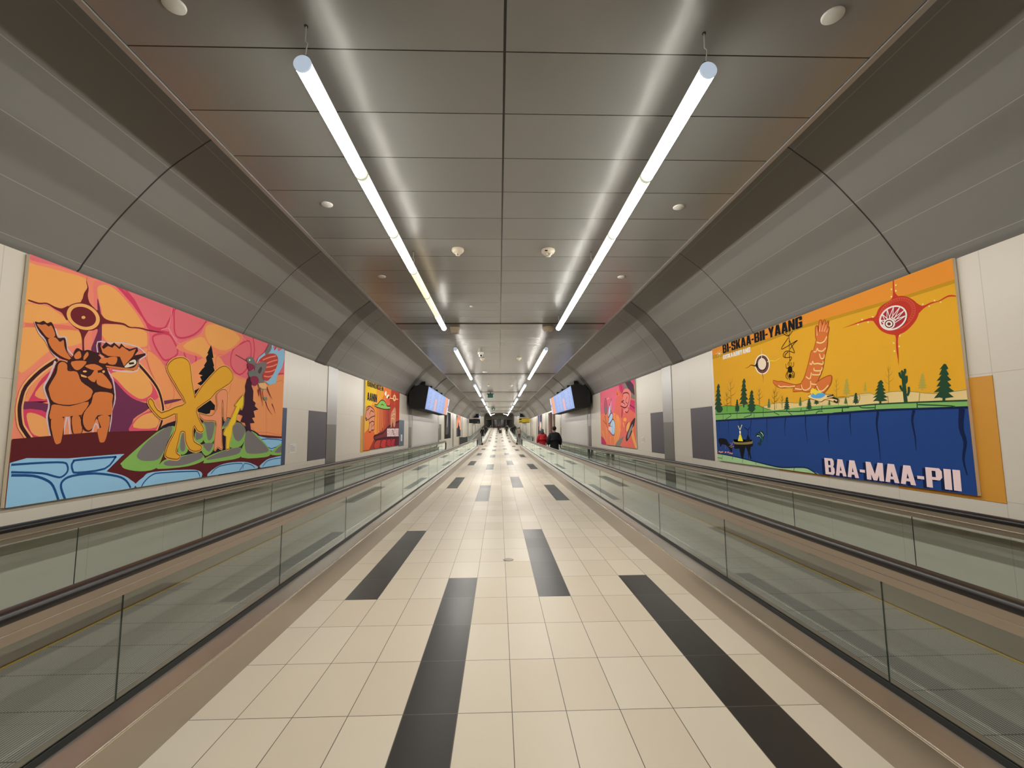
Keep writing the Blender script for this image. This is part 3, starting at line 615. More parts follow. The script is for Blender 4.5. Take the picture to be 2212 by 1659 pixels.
('S','8a5a18',18,1,0,(3110,1095,3127,957,3089,884,3045,916,2986,802,2947,689,2884,644,2869,500,2838,424,2832,335,2769,338,2757,502,2691,535,2721,599,2781,643,2863,765,2968,926,2920,932)),
('F','e0bd30',0,(3110,1095,3127,957,3089,884,3045,916,2986,802,2947,689,2884,644,2869,500,2838,424,2832,335,2769,338,2757,502,2691,535,2721,599,2781,643,2863,765,2968,926,2920,932)),
('F','8cbad8',0,(3423,1595,3491,1710,3684,1828,3907,1989,3972,1900,4057,1972,4098,1911,4305,2012,4345,1848,4264,1660,4112,1503,4077,1374,3859,1314,3685,1366,3952,1506,4091,1727,4011,1839,3729,1792,3496,1659)),
('F','b8443e',1,(3496,1659,3729,1797,4010,1850,4117,1754,4015,1558,3851,1406,3726,1370,3626,1444,3727,1586,3719,1671)),
('S','dd8a70',24,0,0,(3614,1687,3818,1763,4036,1821)),
('S','dd8a70',24,0,0,(3742,1653,3932,1720,4088,1761)),
('S','dd8a70',24,0,0,(3727,1586,3940,1637,4083,1692)),
('S','dd8a70',24,0,0,(3693,1506,3882,1541,4034,1594)),
('S','dd8a70',24,0,0,(3678,1440,3826,1446,3954,1484)),
('F','75706f',1,(3667,1787,3720,1888,3822,1997,3878,1939,3791,1824)),
('F','75706f',1,(3389,1549,3499,1622,3730,1667,3714,1552,3616,1443,3691,1345,3568,1306,3440,1411)),
('F','4c4646',1,(3491,1501,3564,1574,3606,1548,3553,1467,3503,1471)),
('F','6a726c',1,(3155,1626,3227,1675,3339,1676,3408,1593,3389,1549,3199,1583)),
('F','86304e',1,(3182,1570,3348,1574,3381,1528,3247,1467)),
('F','6a726c',1,(3220,1453,3417,1491,3443,1422,3273,1376)),
('F','86304e',1,(3274,1371,3440,1411,3528,1349,3435,1261,3338,1282)),
('F','e8e0d8',1,(3257,1632,3256,1626,3251,1621,3245,1617,3236,1615,3228,1615,3221,1616,3216,1620,3213,1625,3215,1631,3219,1636,3226,1640,3234,1643,3242,1643,3250,1641,3255,1637)),
('S','5a1c28',8,0,0,(2873,1651,3161,1605)),
('F','e0b07a',1,(3528,1307,3730,1328,3780,1246,3638,1207,3534,1245)),
('S','7c7c66',26,0,0,(3509,1305,3554,1247,3657,1225,3781,1236)),
('S','7e2a34',40,0,1,(3562,1242,3622,1110,3696,964)),
('S','7e2a34',40,0,1,(3778,1275,3864,1179,3962,1096)),
('S','7e2a34',40,0,1,(3775,1044,3861,934,4013,837)),
('S','7e2a34',40,0,1,(3983,1018,4056,944,4118,860)),
('S','7e2a34',40,0,1,(3517,1213,3547,1141,3551,1104)),
('F','7c7c66',1,(3670,1113,3767,1127,3810,1072,3724,1054)),
('F','d98a66',1,(3660,1213,3783,1224,3792,1122,3682,1114))]
ART_RIGHT=[
('F','d6a02b',0,(-521,4057,4977,2073,4696,-594,-1256,-2518)),
('F','b88a20',0,(-293,2143,4488,2019,4461,1763,3997,1766,2910,1798,2436,1816,1314,1784,-330,1806)),
('F','d98b33',0,(-293,2143,4490,2033,4465,1798,4000,1800,2915,1837,2441,1858,1320,1834,-322,1878)),
('F','d8bf86',1,(1471,866,1584,887,1824,904,2085,895,2275,877,2471,913,2628,896,3137,888,2895,909,3058,897,3288,913,3430,910,3495,886,3668,905,3883,890,4118,851,4435,862,4424,757,3998,767,2882,791,2504,786,1725,795)),
('S','9a8a48',10,0,0,(3241,811,3283,866,3275,905)),
('S','9a8a48',10,0,0,(2967,807,2959,858)),
('S','9a8a48',10,0,0,(3101,804,3095,869)),
('S','9a8a48',10,0,0,(3636,797,3633,868)),
('S','9a8a48',10,0,0,(3964,786,3981,866)),
('S','9a8a48',8,0,0,(1472,870,1584,887,1824,904,2085,895,2275,877,2471,913,2628,896,3137,888)),
('S','9a8a48',8,0,0,(2895,909,3058,897,3288,913,3430,910,3495,886,3668,905,3883,890,4118,851,4407,861)),
('F','a99b45',0,(3120,1098,3093,1072,3107,1074,3087,1043,3102,1046,3071,1016,3093,1017,3067,987,3090,989,3049,959,3080,960,3047,930,3078,931,3094,926,3092,907,3107,906,3109,925,3155,927,3129,951,3160,955,3132,979,3148,985,3129,1009,3151,1014,3131,1037,3141,1044,3129,1067,3141,1073,3131,1096)),
('F','a99b45',0,(3370,1034,3358,1019,3364,1021,3355,1003,3361,1004,3348,987,3357,988,3346,971,3355,972,3338,955,3351,956,3337,938,3349,940,3356,937,3355,926,3361,925,3362,936,3381,938,3371,951,3384,954,3373,967,3379,971,3372,984,3381,987,3373,1000,3377,1004,3373,1017,3378,1020,3374,1033)),
('F','a99b45',0,(4025,1042,4003,1021,4014,1023,3998,999,4011,1000,3985,977,4004,978,3982,954,4001,955,3968,932,3993,933,3966,909,3991,910,4004,906,4003,890,4015,889,4017,904,4054,906,4032,925,4058,928,4035,947,4048,952,4032,971,4050,974,4034,993,4042,998,4032,1016,4042,1021,4033,1039)),
('S','9c8426',10,0,1,(2948,906,2956,1011,2965,1116)),
('S','9c8426',6.0,0,1,(2952,969,2919,989,2907,1020)),
('S','9c8426',6.0,0,1,(2954,986,2998,999,3016,1026)),
('S','9c8426',6.0,0,1,(2957,1021,2934,1041,2925,1071)),
('S','9c8426',6.0,0,1,(2959,1036,2992,1050,3006,1078)),
('S','9c8426',6.0,0,1,(2963,1070,2953,1088,2950,1118)),
('S','9c8426',6.0,0,1,(2964,1082,2983,1097,2991,1126)),
('S','9c8426',10,0,1,(3653,909,3664,1033,3674,1157)),
('S','9c8426',6.0,0,1,(3658,984,3625,1007,3614,1044)),
('S','9c8426',6.0,0,1,(3660,1004,3705,1019,3725,1051)),
('S','9c8426',6.0,0,1,(3665,1046,3641,1068,3633,1105)),
('S','9c8426',6.0,0,1,(3667,1063,3700,1079,3715,1112)),
('S','9c8426',6.0,0,1,(3671,1102,3661,1124,3659,1159)),
('S','9c8426',6.0,0,1,(3673,1117,3692,1135,3701,1168)),
('S','9c8426',10,0,1,(1799,827,1812,998,1825,1170)),
('S','9c8426',6.0,0,1,(1805,930,1739,962,1714,1013)),
('S','9c8426',6.0,0,1,(1808,957,1894,979,1930,1023)),
('S','9c8426',6.0,0,1,(1814,1015,1765,1047,1748,1098)),
('S','9c8426',6.0,0,1,(1816,1039,1881,1062,1908,1107)),
('S','9c8426',6.0,0,1,(1822,1094,1803,1124,1797,1173)),
('S','9c8426',6.0,0,1,(1825,1115,1861,1139,1878,1186)),
('F','67a24c',1,(-84,882,62,909,226,934,425,945,750,917,1016,928,1328,904,1471,861,1667,815,1739,790,-92,804)),
('F','74a85e',1,(1636,808,1842,808,2269,821,2564,822,2831,818,3206,794,3200,740,1738,782)),
('F','7cae62',1,(-92,809,776,800,1573,785,2264,769,3126,778,3032,783,3275,785,3485,792,3954,782,4425,768,4419,706,3947,712,2874,714,2380,716,-105,693)),
('S','24462f',16,0,0,(-92,809,776,800,1573,785,1869,789,2264,769,2723,783,3126,778)),
('S','24462f',16,0,0,(2881,785,3125,788,3275,788,3485,792,3955,784,4411,771)),
('S','111f44',26,0,0,(-104,697,1064,706,1999,712,3119,716)),
('S','111f44',26,0,0,(2874,719,3478,729,3948,721,4405,713)),
('S','24462f',8,0,0,(-84,882,62,909,226,934,425,945,750,917,1016,928,1328,904,1471,861,1667,815)),
('S','24462f',12,0,0,(278,802,279,705)),
('S','24462f',12,0,0,(737,798,731,710)),
('S','24462f',12,0,0,(1488,874,1474,714)),
('S','24462f',12,0,0,(1238,778,1231,712)),
('S','24462f',12,0,0,(1724,786,1856,736)),
('S','24462f',12,0,0,(356,714,553,771,493,800)),
('S','24462f',12,0,0,(939,729,1159,761,1143,781)),
('S','24462f',12,0,0,(2059,773,2132,725)),
('S','24462f',12,0,0,(2330,810,2314,779)),
('S','24462f',12,0,0,(2385,764,2387,728)),
('S','24462f',12,0,0,(2706,822,2689,762)),
('S','24462f',12,0,0,(2588,729,2635,757,2709,750)),
('S','24462f',12,0,0,(3022,776,3026,727)),
('S','24462f',12,0,0,(3479,793,3467,729)),
('S','24462f',12,0,0,(3946,783,3943,717)),
('S','24462f',12,0,0,(3025,778,3013,729)),
('S','24462f',12,0,0,(3252,796,3309,764,3470,759)),
('S','24462f',12,0,0,(3952,762,4266,733,4280,717)),
('F','22417e',0,(-106,685,1063,692,1997,700,2607,704,3118,706,2874,719,3478,724,3948,721,4419,711,4453,-19,4430,-36,2654,-71,-265,-57)),
('S','111f44',12,0,0,(-106,685,1063,694,1997,701,3118,709)),
('S','111f44',14,0,0,(2874,715,3477,723,3948,719,4412,710)),
('S','111f44',12,0,1,(120,692,115,588,114,500)),
('F','111f44',1,(107,701,114,690,116,684,121,684,124,689,134,701)),
('S','111f44',16,0,1,(456,690,435,554,439,386)),
('F','111f44',1,(440,699,450,687,452,680,458,680,462,687,474,698)),
('S','111f44',22,0,1,(799,693,800,633,809,573)),
('F','111f44',1,(779,702,791,689,794,679,802,679,807,689,821,701)),
('S','111f44',22,0,1,(1151,695,1117,542,1099,379)),
('F','111f44',1,(1133,703,1144,691,1146,682,1154,681,1158,691,1171,702)),
('S','111f44',22,0,1,(1564,705,1544,550,1527,325)),
('F','111f44',1,(1547,712,1557,701,1559,692,1566,692,1570,701,1581,711)),
('S','111f44',24,0,1,(1998,708,1963,574,1964,447)),
('F','111f44',1,(1983,715,1992,704,1994,695,2000,695,2004,704,2015,714)),
('S','111f44',26,0,1,(2397,715,2385,547,2402,359)),
('F','111f44',1,(2383,722,2391,711,2393,702,2399,702,2403,711,2413,721)),
('S','111f44',34,0,1,(2802,721,2773,553,2776,385)),
('F','111f44',1,(2785,727,2795,716,2797,705,2803,705,2808,716,2820,726)),
('S','111f44',24,0,1,(3133,709,3119,612,3122,466)),
('F','111f44',1,(3123,718,3129,706,3130,699,3134,699,3137,706,3145,717)),
('S','111f44',36,0,1,(3504,712,3474,588,3481,425,3481,219)),
('F','111f44',1,(3491,720,3498,708,3500,698,3505,698,3509,708,3519,719)),
('S','111f44',36,0,1,(3909,713,3880,615,3894,467,3892,344)),
('F','111f44',1,(3898,720,3904,709,3905,700,3910,699,3913,708,3921,719)),
('S','111f44',58,0,1,(4350,706,4326,547,4348,429,4318,288,4336,158)),
('F','111f44',1,(4336,712,4344,700,4345,687,4351,687,4355,700,4366,711)),
('F','9bc08e',1,(-72,121,520,101,1202,55,1582,28,1855,22,2284,57,2423,36,2551,-20,1776,-62,-88,-23)),
('S','111f44',18,0,0,(-72,124,520,103,1202,57,1582,30,1855,23,2285,59,2423,38,2552,-13)),
('S','24462f',10,0,0,(180,112,158,14)),
('S','24462f',10,0,0,(540,98,504,47)),
('S','24462f',10,0,0,(840,78,824,18)),
('S','24462f',10,0,0,(1210,49,1206,16)),
('S','24462f',10,0,0,(-10,48,162,47)),
('S','24462f',10,0,0,(2103,37,2092,0)),
('F','25452f',0,(164,1339,90,1270,127,1277,72,1195,115,1201,28,1121,91,1127,17,1045,81,1051,-34,970,54,976,-38,893,47,899,93,887,87,837,129,835,135,885,262,895,188,954,274,968,199,1029,242,1045,188,1105,248,1120,196,1181,223,1197,188,1257,222,1273,193,1333)),
('F','25452f',0,(1008,1338,943,1277,976,1282,928,1209,965,1215,889,1144,944,1148,880,1075,935,1080,835,1009,911,1013,831,940,906,945,945,934,940,888,977,886,982,931,1093,939,1029,993,1104,1005,1038,1060,1076,1074,1029,1128,1082,1141,1036,1196,1059,1210,1029,1264,1059,1278,1033,1332)),
('F','25452f',0,(1206,1136,1147,1090,1177,1095,1134,1041,1169,1045,1099,993,1150,996,1092,943,1144,947,1051,894,1123,897,1049,844,1119,847,1156,839,1153,806,1188,805,1191,837,1295,843,1234,883,1304,891,1241,932,1276,942,1231,982,1280,991,1235,1031,1257,1042,1228,1081,1256,1092,1230,1131)),
('F','25452f',0,(771,1027,734,997,753,1000,726,964,747,968,705,933,736,936,700,900,732,903,675,869,719,871,674,836,716,839,739,833,736,812,758,811,760,832,824,836,786,862,830,868,791,894,813,901,785,927,815,933,788,959,801,967,784,992,801,999,785,1024)),
('F','25452f',0,(2049,972,2014,946,2032,948,2007,918,2027,920,1987,890,2017,893,1983,862,2013,864,1960,835,2001,837,1959,806,1999,808,2020,804,2018,785,2038,784,2040,803,2101,805,2065,828,2106,833,2069,856,2090,862,2063,885,2092,890,2066,913,2078,919,2061,941,2077,947,2063,969)),
('F','25452f',0,(2485,919,2455,899,2471,901,2449,877,2467,879,2433,856,2458,858,2429,835,2455,836,2410,813,2445,815,2409,791,2443,793,2462,789,2460,774,2478,774,2479,788,2531,790,2500,808,2536,812,2503,829,2521,834,2498,852,2523,856,2500,873,2511,878,2496,895,2510,900,2497,917)),
('F','25452f',0,(2619,936,2595,923,2607,924,2590,908,2604,909,2576,893,2597,894,2574,878,2595,879,2557,864,2587,864,2557,848,2586,849,2602,846,2601,835,2615,835,2617,845,2661,845,2634,858,2664,860,2636,873,2651,876,2631,889,2652,891,2633,904,2642,907,2629,919,2640,922,2629,935)),
('F','4f6b40',0,(2320,952,2302,934,2311,936,2298,916,2308,918,2288,898,2302,900,2285,879,2300,881,2273,861,2294,863,2272,843,2292,844,2303,841,2302,829,2312,828,2313,840,2344,842,2326,857,2347,861,2329,876,2339,880,2326,895,2341,898,2328,913,2334,917,2326,932,2334,936,2327,950)),
('F','4f6b40',0,(1641,977,1619,957,1630,960,1614,936,1627,938,1601,915,1620,917,1598,894,1617,896,1583,873,1609,874,1582,851,1607,853,1621,849,1619,835,1632,834,1634,849,1672,851,1650,868,1676,872,1652,890,1666,894,1649,911,1667,916,1651,933,1659,938,1649,954,1659,959,1650,976)),
('F','25452f',0,(3234,931,3211,914,3223,915,3206,895,3219,897,3194,877,3213,878,3191,858,3210,860,3176,840,3202,841,3175,822,3201,823,3215,819,3214,807,3227,806,3228,818,3268,820,3244,835,3271,838,3247,854,3260,857,3243,873,3262,876,3245,891,3253,895,3242,910,3252,914,3243,929)),
('F','4f6b40',0,(3086,892,3071,882,3079,883,3068,870,3077,871,3060,859,3072,860,3058,847,3071,848,3049,836,3066,836,3048,824,3065,825,3074,823,3073,815,3082,814,3082,822,3108,823,3093,833,3110,834,3094,844,3103,847,3092,856,3104,858,3093,868,3098,870,3091,880,3098,882,3092,891)),
('F','4f6b40',0,(2832,895,2820,883,2826,885,2818,871,2824,872,2811,859,2821,860,2809,847,2819,848,2801,835,2815,836,2800,823,2814,824,2821,822,2820,813,2827,813,2828,821,2848,823,2836,832,2850,835,2838,845,2845,847,2836,857,2846,860,2837,869,2842,872,2836,882,2842,884,2837,894)),
('F','25452f',0,(3565,1031,3521,999,3544,1002,3512,964,3537,967,3487,930,3524,932,3481,895,3520,896,3452,861,3504,862,3451,824,3502,826,3529,819,3527,796,3552,794,3555,818,3630,820,3585,849,3637,854,3590,884,3616,891,3583,920,3619,926,3586,956,3602,963,3581,992,3600,998,3582,1027)),
('F','25452f',0,(4236,1100,4191,1056,4214,1060,4181,1007,4206,1010,4154,959,4191,962,4147,909,4185,912,4116,861,4169,863,4114,810,4165,813,4192,805,4188,772,4213,770,4217,803,4292,807,4249,848,4300,856,4255,896,4281,906,4249,946,4285,955,4254,995,4270,1006,4250,1046,4270,1055,4253,1095)),
('F','25452f',1,(278,893,266,869,238,850,198,837,151,834,105,841,66,857,42,879,35,904,47,928,76,948,118,960,165,962,211,955,248,939,271,917)),
('F','25452f',1,(1272,859,1263,836,1241,818,1210,806,1175,802,1140,809,1111,823,1092,844,1088,868,1097,891,1120,910,1152,922,1188,924,1223,918,1251,903,1268,882)),
('F','25452f',1,(822,881,815,861,800,844,779,833,754,830,731,835,712,848,700,866,697,887,705,907,720,924,742,935,766,938,789,932,808,920,820,902)),
('S','33422c',12,0,1,(561,921,577,1150,593,1380)),
('S','33422c',7.199999999999999,0,1,(567,1059,461,1104,419,1173)),
('S','33422c',7.199999999999999,0,1,(571,1095,708,1121,763,1180)),
('S','33422c',7.199999999999999,0,1,(579,1173,501,1217,471,1285)),
('S','33422c',7.199999999999999,0,1,(583,1205,685,1232,727,1292)),
('S','33422c',7.199999999999999,0,1,(591,1278,559,1319,548,1385)),
('S','33422c',7.199999999999999,0,1,(594,1306,652,1336,676,1398)),
('S','33422c',14,0,1,(423,844,435,1009,446,1174)),
('S','33422c',8.4,0,1,(428,943,350,974,320,1023)),
('S','33422c',8.4,0,1,(430,969,532,989,573,1033)),
('S','33422c',8.4,0,1,(437,1025,379,1056,358,1104)),
('S','33422c',8.4,0,1,(439,1048,514,1069,545,1113)),
('S','33422c',8.4,0,1,(445,1101,421,1129,413,1177)),
('S','33422c',8.4,0,1,(447,1121,490,1144,508,1189)),
('S','33422c',12,0,1,(1393,903,1402,1023,1410,1143)),
('S','33422c',7.199999999999999,0,1,(1396,975,1348,997,1329,1033)),
('S','33422c',7.199999999999999,0,1,(1398,994,1463,1009,1490,1040)),
('S','33422c',7.199999999999999,0,1,(1403,1035,1367,1057,1354,1092)),
('S','33422c',7.199999999999999,0,1,(1405,1051,1453,1067,1473,1099)),
('S','33422c',7.199999999999999,0,1,(1409,1090,1394,1110,1389,1145)),
('S','33422c',7.199999999999999,0,1,(1410,1104,1438,1121,1450,1153)),
('S','33422c',14,0,1,(1759,812,1769,956,1780,1099)),
('S','33422c',8.4,0,1,(1763,898,1708,925,1687,967)),
('S','33422c',8.4,0,1,(1766,921,1839,940,1869,977)),
('S','33422c',8.4,0,1,(1771,970,1730,996,1715,1038)),
('S','33422c',8.4,0,1,(1773,990,1828,1009,1851,1047)),
('S','33422c',8.4,0,1,(1778,1036,1762,1060,1756,1102)),
('S','33422c',8.4,0,1,(1780,1053,1811,1074,1825,1113)),
('S','33422c',10,0,1,(1931,827,1938,912,1944,998)),
('S','33422c',6.0,0,1,(1934,878,1902,894,1890,919)),
('S','33422c',6.0,0,1,(1935,892,1978,903,1996,926)),
('S','33422c',6.0,0,1,(1939,921,1915,936,1907,961)),
('S','33422c',6.0,0,1,(1940,933,1972,944,1985,967)),
('S','33422c',6.0,0,1,(1943,960,1933,974,1930,999)),
('S','33422c',6.0,0,1,(1944,970,1962,983,1970,1006)),
('S','25452f',44,0,0,(3830,785,3828,905,3829,1024,3830,1084)),
('S','25452f',26,0,0,(3827,896,3800,916,3785,956)),
('S','25452f',26,0,0,(3835,972,3858,987,3863,1041)),
('S','25452f',26,0,0,(3826,1020,3799,1040,3790,1082)),
('S','25452f',26,0,0,(3831,1067,3851,1073,3854,1108)),
('S','25452f',26,0,0,(3851,852,3871,884,3877,934)),
('S','25452f',26,0,0,(3827,1080,3814,1095)),
('S','a5511f',26,1,0,(1775,1218,1874,1193,1963,1184,2076,1154,2251,1110,2370,1115,2493,1077,2510,1009,2361,1030,2189,1038,2228,1079,2098,1098,1925,1112,1809,1163)),
('F','cb6f38',1,(1775,1218,1874,1193,1963,1184,2076,1154,2251,1110,2370,1115,2493,1077,2510,1009,2361,1030,2189,1038,2228,1079,2098,1098,1925,1112,1809,1163)),
('S','a5511f',26,1,0,(2690,1655,2698,1769,2727,1778,2740,1702,2766,1819,2800,1834,2813,1767,2856,1828,2873,1762,2913,1798,2891,1725,2917,1721,2884,1631,2861,1516,2804,1398,2777,1306,2733,1215,2667,1134,2624,1065,2510,1009,2362,1037,2358,1116,2429,1185,2521,1343,2592,1491,2629,1491,2695,1613)),
('F','cb6f38',1,(2690,1655,2698,1769,2727,1778,2740,1702,2766,1819,2800,1834,2813,1767,2856,1828,2873,1762,2913,1798,2891,1725,2917,1721,2884,1631,2861,1516,2804,1398,2777,1306,2733,1215,2667,1134,2624,1065,2510,1009,2362,1037,2358,1116,2429,1185,2521,1343,2592,1491,2629,1491,2695,1613)),
('S','a5511f',26,1,0,(2626,1081,2664,1109,2782,1145,2884,1157,2891,1117,2861,1057,2789,999,2718,965,2654,1011)),
('F','cb6f38',1,(2626,1081,2664,1109,2782,1145,2884,1157,2891,1117,2861,1057,2789,999,2718,965,2654,1011)),
('S','ebc384',18,0,0,(2693,1593,2760,1567,2829,1578,2873,1625)),
('S','ebc384',18,0,0,(2628,1489,2669,1478,2702,1513,2716,1484,2783,1466,2842,1495)),
('S','ebc384',18,0,0,(2729,1443,2751,1382,2797,1383,2806,1422)),
('S','ebc384',18,0,0,(2547,1356,2576,1335,2604,1372,2618,1337,2688,1331,2772,1310,2781,1345)),
('S','ebc384',18,0,0,(2619,1287,2621,1254,2736,1239,2757,1276)),
('S','ebc384',18,0,0,(2574,1210,2627,1200,2708,1194,2724,1232)),
('S','ebc384',18,0,0,(2462,1199,2503,1169,2540,1173,2565,1236)),
('S','ebc384',18,0,0,(2535,1132,2556,1096,2638,1080)),
('S','ebc384',18,0,0,(2363,1107,2377,1054,2437,1028,2527,1057,2541,1131)),
('S','ebc384',18,0,0,(2233,1068,2363,1043)),
('S','ebc384',18,0,0,(2642,1063,2676,1003,2744,997,2838,1052)),
('S','ebc384',18,0,0,(1884,1146,1926,1119,2029,1118)),
('S','ebc384',18,0,0,(2028,1114,2126,1100,2237,1102)),
('S','e2a070',22,0,1,(2713,1667,2717,1765)),
('S','e2a070',22,0,1,(2758,1707,2786,1814)),
('S','e2a070',22,0,1,(2797,1698,2853,1806)),
('S','e2a070',22,0,1,(2835,1690,2900,1779)),
('S','e2a070',22,0,1,(2872,1673,2909,1709)),
('S','8a4a22',16,1,0,(2466,944,2555,972,2719,975,2783,946,2901,931,2890,908,2778,903,2974,879,2954,841,2820,884,2755,892,2696,871,2617,892)),
('F','e6c88c',1,(2466,944,2555,972,2719,975,2783,946,2901,931,2890,908,2778,903,2974,879,2954,841,2820,884,2755,892,2696,871,2617,892)),
('F','5b9fcf',1,(2522,954,2603,978,2741,967,2773,939,2701,911,2573,920)),
('F','ecc83f',1,(2521,998,2562,1042,2630,1013,2724,975,2649,971,2601,956,2567,979,2542,969)),
('S','243020',16,0,0,(2802,921,2847,925,2900,927,2891,938)),
('S','243020',24,0,0,(2887,901,2968,878,2949,843,2904,867)),
('S','14120f',12,0,0,(2181,1796,2169,1600,2157,1360)),
('S','14120f',12,0,0,(2062,1831,2172,1776,2260,1824)),
('S','14120f',8,0,0,(2107,1840,2179,1779,2198,1829)),
('S','14120f',10,0,0,(2169,1754,2013,1647,2055,1630,2340,1683,2284,1659,2187,1597)),
('S','14120f',10,0,0,(2182,1715,2271,1546,2244,1542,2164,1574,2079,1580,2030,1533,2091,1496,2210,1486,2166,1439)),
('S','14120f',10,0,0,(2149,1568,2074,1535,2084,1497)),
('F','14120f',1,(2201,1322,2195,1306,2184,1292,2167,1284,2149,1283,2131,1289,2117,1301,2109,1317,2107,1335,2112,1352,2124,1366,2141,1374,2159,1375,2177,1369,2191,1357,2199,1340)),
('F','14120f',1,(2181,1241,2177,1230,2170,1222,2159,1217,2147,1216,2136,1220,2127,1227,2121,1237,2120,1248,2124,1258,2131,1267,2142,1272,2154,1272,2165,1269,2174,1262,2180,1252)),
('S','14120f',10,0,0,(2127,1364,2083,1352,2073,1417)),
('S','14120f',10,0,0,(2189,1355,2232,1367,2237,1415)),
('S','14120f',10,0,0,(2136,1381,2124,1400,2142,1434)),
('S','14120f',10,0,0,(2184,1374,2200,1389,2189,1418)),
('S','14120f',10,0,0,(2115,1320,2058,1255,2096,1206)),
('S','14120f',10,0,0,(2191,1310,2241,1269,2215,1210)),
('S','14120f',10,0,0,(2121,1306,2094,1260,2143,1192)),
('S','14120f',10,0,0,(2183,1298,2213,1255,2187,1213)),
('F','efe2d2',1,(1714,1462,1695,1409,1651,1368,1588,1344,1515,1342,1443,1362,1383,1402,1346,1457,1337,1516,1358,1572,1407,1613,1473,1635,1547,1634,1617,1611,1673,1570,1707,1518)),
('F','6b4037',1,(1689,1465,1672,1418,1633,1381,1579,1360,1517,1358,1455,1375,1405,1411,1373,1459,1365,1512,1384,1561,1425,1599,1482,1619,1545,1619,1605,1599,1653,1563,1682,1516)),
('F','2c1f24',1,(1647,1473,1634,1437,1605,1409,1564,1393,1517,1391,1471,1405,1433,1432,1410,1468,1404,1509,1418,1546,1449,1574,1491,1590,1539,1590,1584,1575,1620,1548,1642,1512)),
('F','ddcdb8',1,(1628,1480,1617,1449,1591,1424,1556,1410,1516,1409,1476,1421,1443,1445,1423,1476,1419,1510,1431,1543,1457,1567,1493,1581,1534,1581,1573,1568,1605,1544,1624,1513)),
('S','201a18',22,0,1,(1405,1494,1324,1496,1234,1519,1157,1499,1069,1494)),
('F','201a18',1,(1400,1535,1342,1498,1400,1450,1422,1492)),
('S','eee0c8',16,0,1,(1521,1567,1531,1645,1536,1724)),
('S','ecd05a',16,0,1,(1654,1507,1736,1509,1844,1493,1969,1520)),
('S','a8321f',18,0,1,(1521,1399,1521,1329,1533,1289,1519,1221)),
('S','f4ddb8',6,0,0,(124,1885,377,1842)),
('S','f4ddb8',6,0,0,(266,1930,251,1790)),
('S','f4ddb8',5,0,0,(190,1907,326,1813)),
('S','f4ddb8',5,0,0,(333,1882,182,1837)),
('F','fff3e0',1,(282,1858,280,1854,274,1851,266,1850,257,1850,248,1853,241,1857,236,1861,234,1866,237,1870,242,1873,250,1874,260,1874,269,1871,276,1867,281,1863)),
('F','b8382a',1,(3541,1662,3582,1701,3639,1769,3785,1804,3847,1817,3932,1791,4010,1731,4052,1668,4052,1605,4009,1534,3912,1467,3822,1447,3726,1467,3629,1523,3571,1599)),
('F','b8382a',1,(3812,1986,3825,1982,3822,1865,3863,1796,3761,1796,3796,1833)),
('F','b8382a',1,(4027,1700,4089,1654,4175,1663,4243,1657,4335,1679,4397,1658,4396,1650,4334,1665,4260,1650,4173,1648,4100,1627,4036,1597)),
('F','b8382a',1,(3599,1703,3563,1681,3496,1689,3325,1680,3120,1666,3323,1668,3458,1665,3542,1646,3588,1602)),
('F','b8382a',1,(3727,1475,3784,1443,3778,1325,3786,1212,3788,1153,3800,1249,3806,1379,3825,1441,3884,1474)),
('S','cb5a48',8,1,0,(4007,1699,4018,1644,4001,1590,3958,1544,3894,1512,3817,1500,3739,1511,3672,1543,3627,1593,3613,1653,3633,1712,3683,1760,3753,1790,3832,1797,3908,1782,3969,1747)),
('S','cb5a48',5,0,0,(3616,1673,3662,1677,3624,1695)),
('S','cb5a48',5,0,0,(3624,1696,3670,1694,3636,1716)),
('S','cb5a48',5,0,0,(3636,1717,3681,1711,3652,1736)),
('S','cb5a48',5,0,0,(3653,1736,3696,1725,3673,1753)),
('S','cb5a48',5,0,0,(3673,1754,3713,1738,3696,1768)),
('S','cb5a48',5,0,0,(3697,1769,3733,1749,3722,1780)),
('S','cb5a48',5,0,0,(3723,1781,3755,1757,3751,1789)),
('S','cb5a48',5,0,0,(3751,1789,3778,1763,3780,1795)),
('S','cb5a48',5,0,0,(3781,1795,3802,1767,3810,1797)),
('S','cb5a48',5,0,0,(3811,1797,3826,1767,3840,1796)),
('S','cb5a48',5,0,0,(3841,1796,3850,1765,3870,1792)),
('S','cb5a48',5,0,0,(3871,1792,3873,1761,3898,1785)),
('S','cb5a48',5,0,0,(3898,1785,3895,1754,3924,1775)),
('S','cb5a48',5,0,0,(3924,1775,3915,1745,3947,1762)),
('S','cb5a48',5,0,0,(3948,1762,3933,1734,3968,1747)),
('S','cb5a48',5,0,0,(3969,1747,3948,1721,3986,1731)),
('S','cb5a48',5,0,0,(3986,1730,3961,1707,4000,1712)),
('S','cb5a48',5,0,0,(4000,1711,3971,1691,4010,1692)),
('S','cb5a48',5,0,0,(4010,1692,3977,1675,4016,1672)),
('S','cb5a48',5,0,0,(4016,1671,3981,1658,4018,1651)),
('S','cb5a48',5,0,0,(4018,1650,3981,1641,4017,1630)),
('S','cb5a48',5,0,0,(4016,1629,3977,1624,4011,1609)),
('S','cb5a48',5,0,0,(4010,1608,3971,1608,4001,1589)),
('S','cb5a48',5,0,0,(4001,1589,3961,1592,3987,1570)),
('S','cb5a48',5,0,0,(3987,1570,3949,1578,3970,1553)),
('S','cb5a48',5,0,0,(3970,1553,3934,1565,3950,1538)),
('F','f0dad4',1,(3927,1659,3937,1615,3924,1571,3891,1534,3841,1509,3781,1500,3720,1509,3667,1536,3632,1576,3620,1623,3634,1670,3672,1708,3726,1732,3788,1738,3847,1726,3896,1698)),
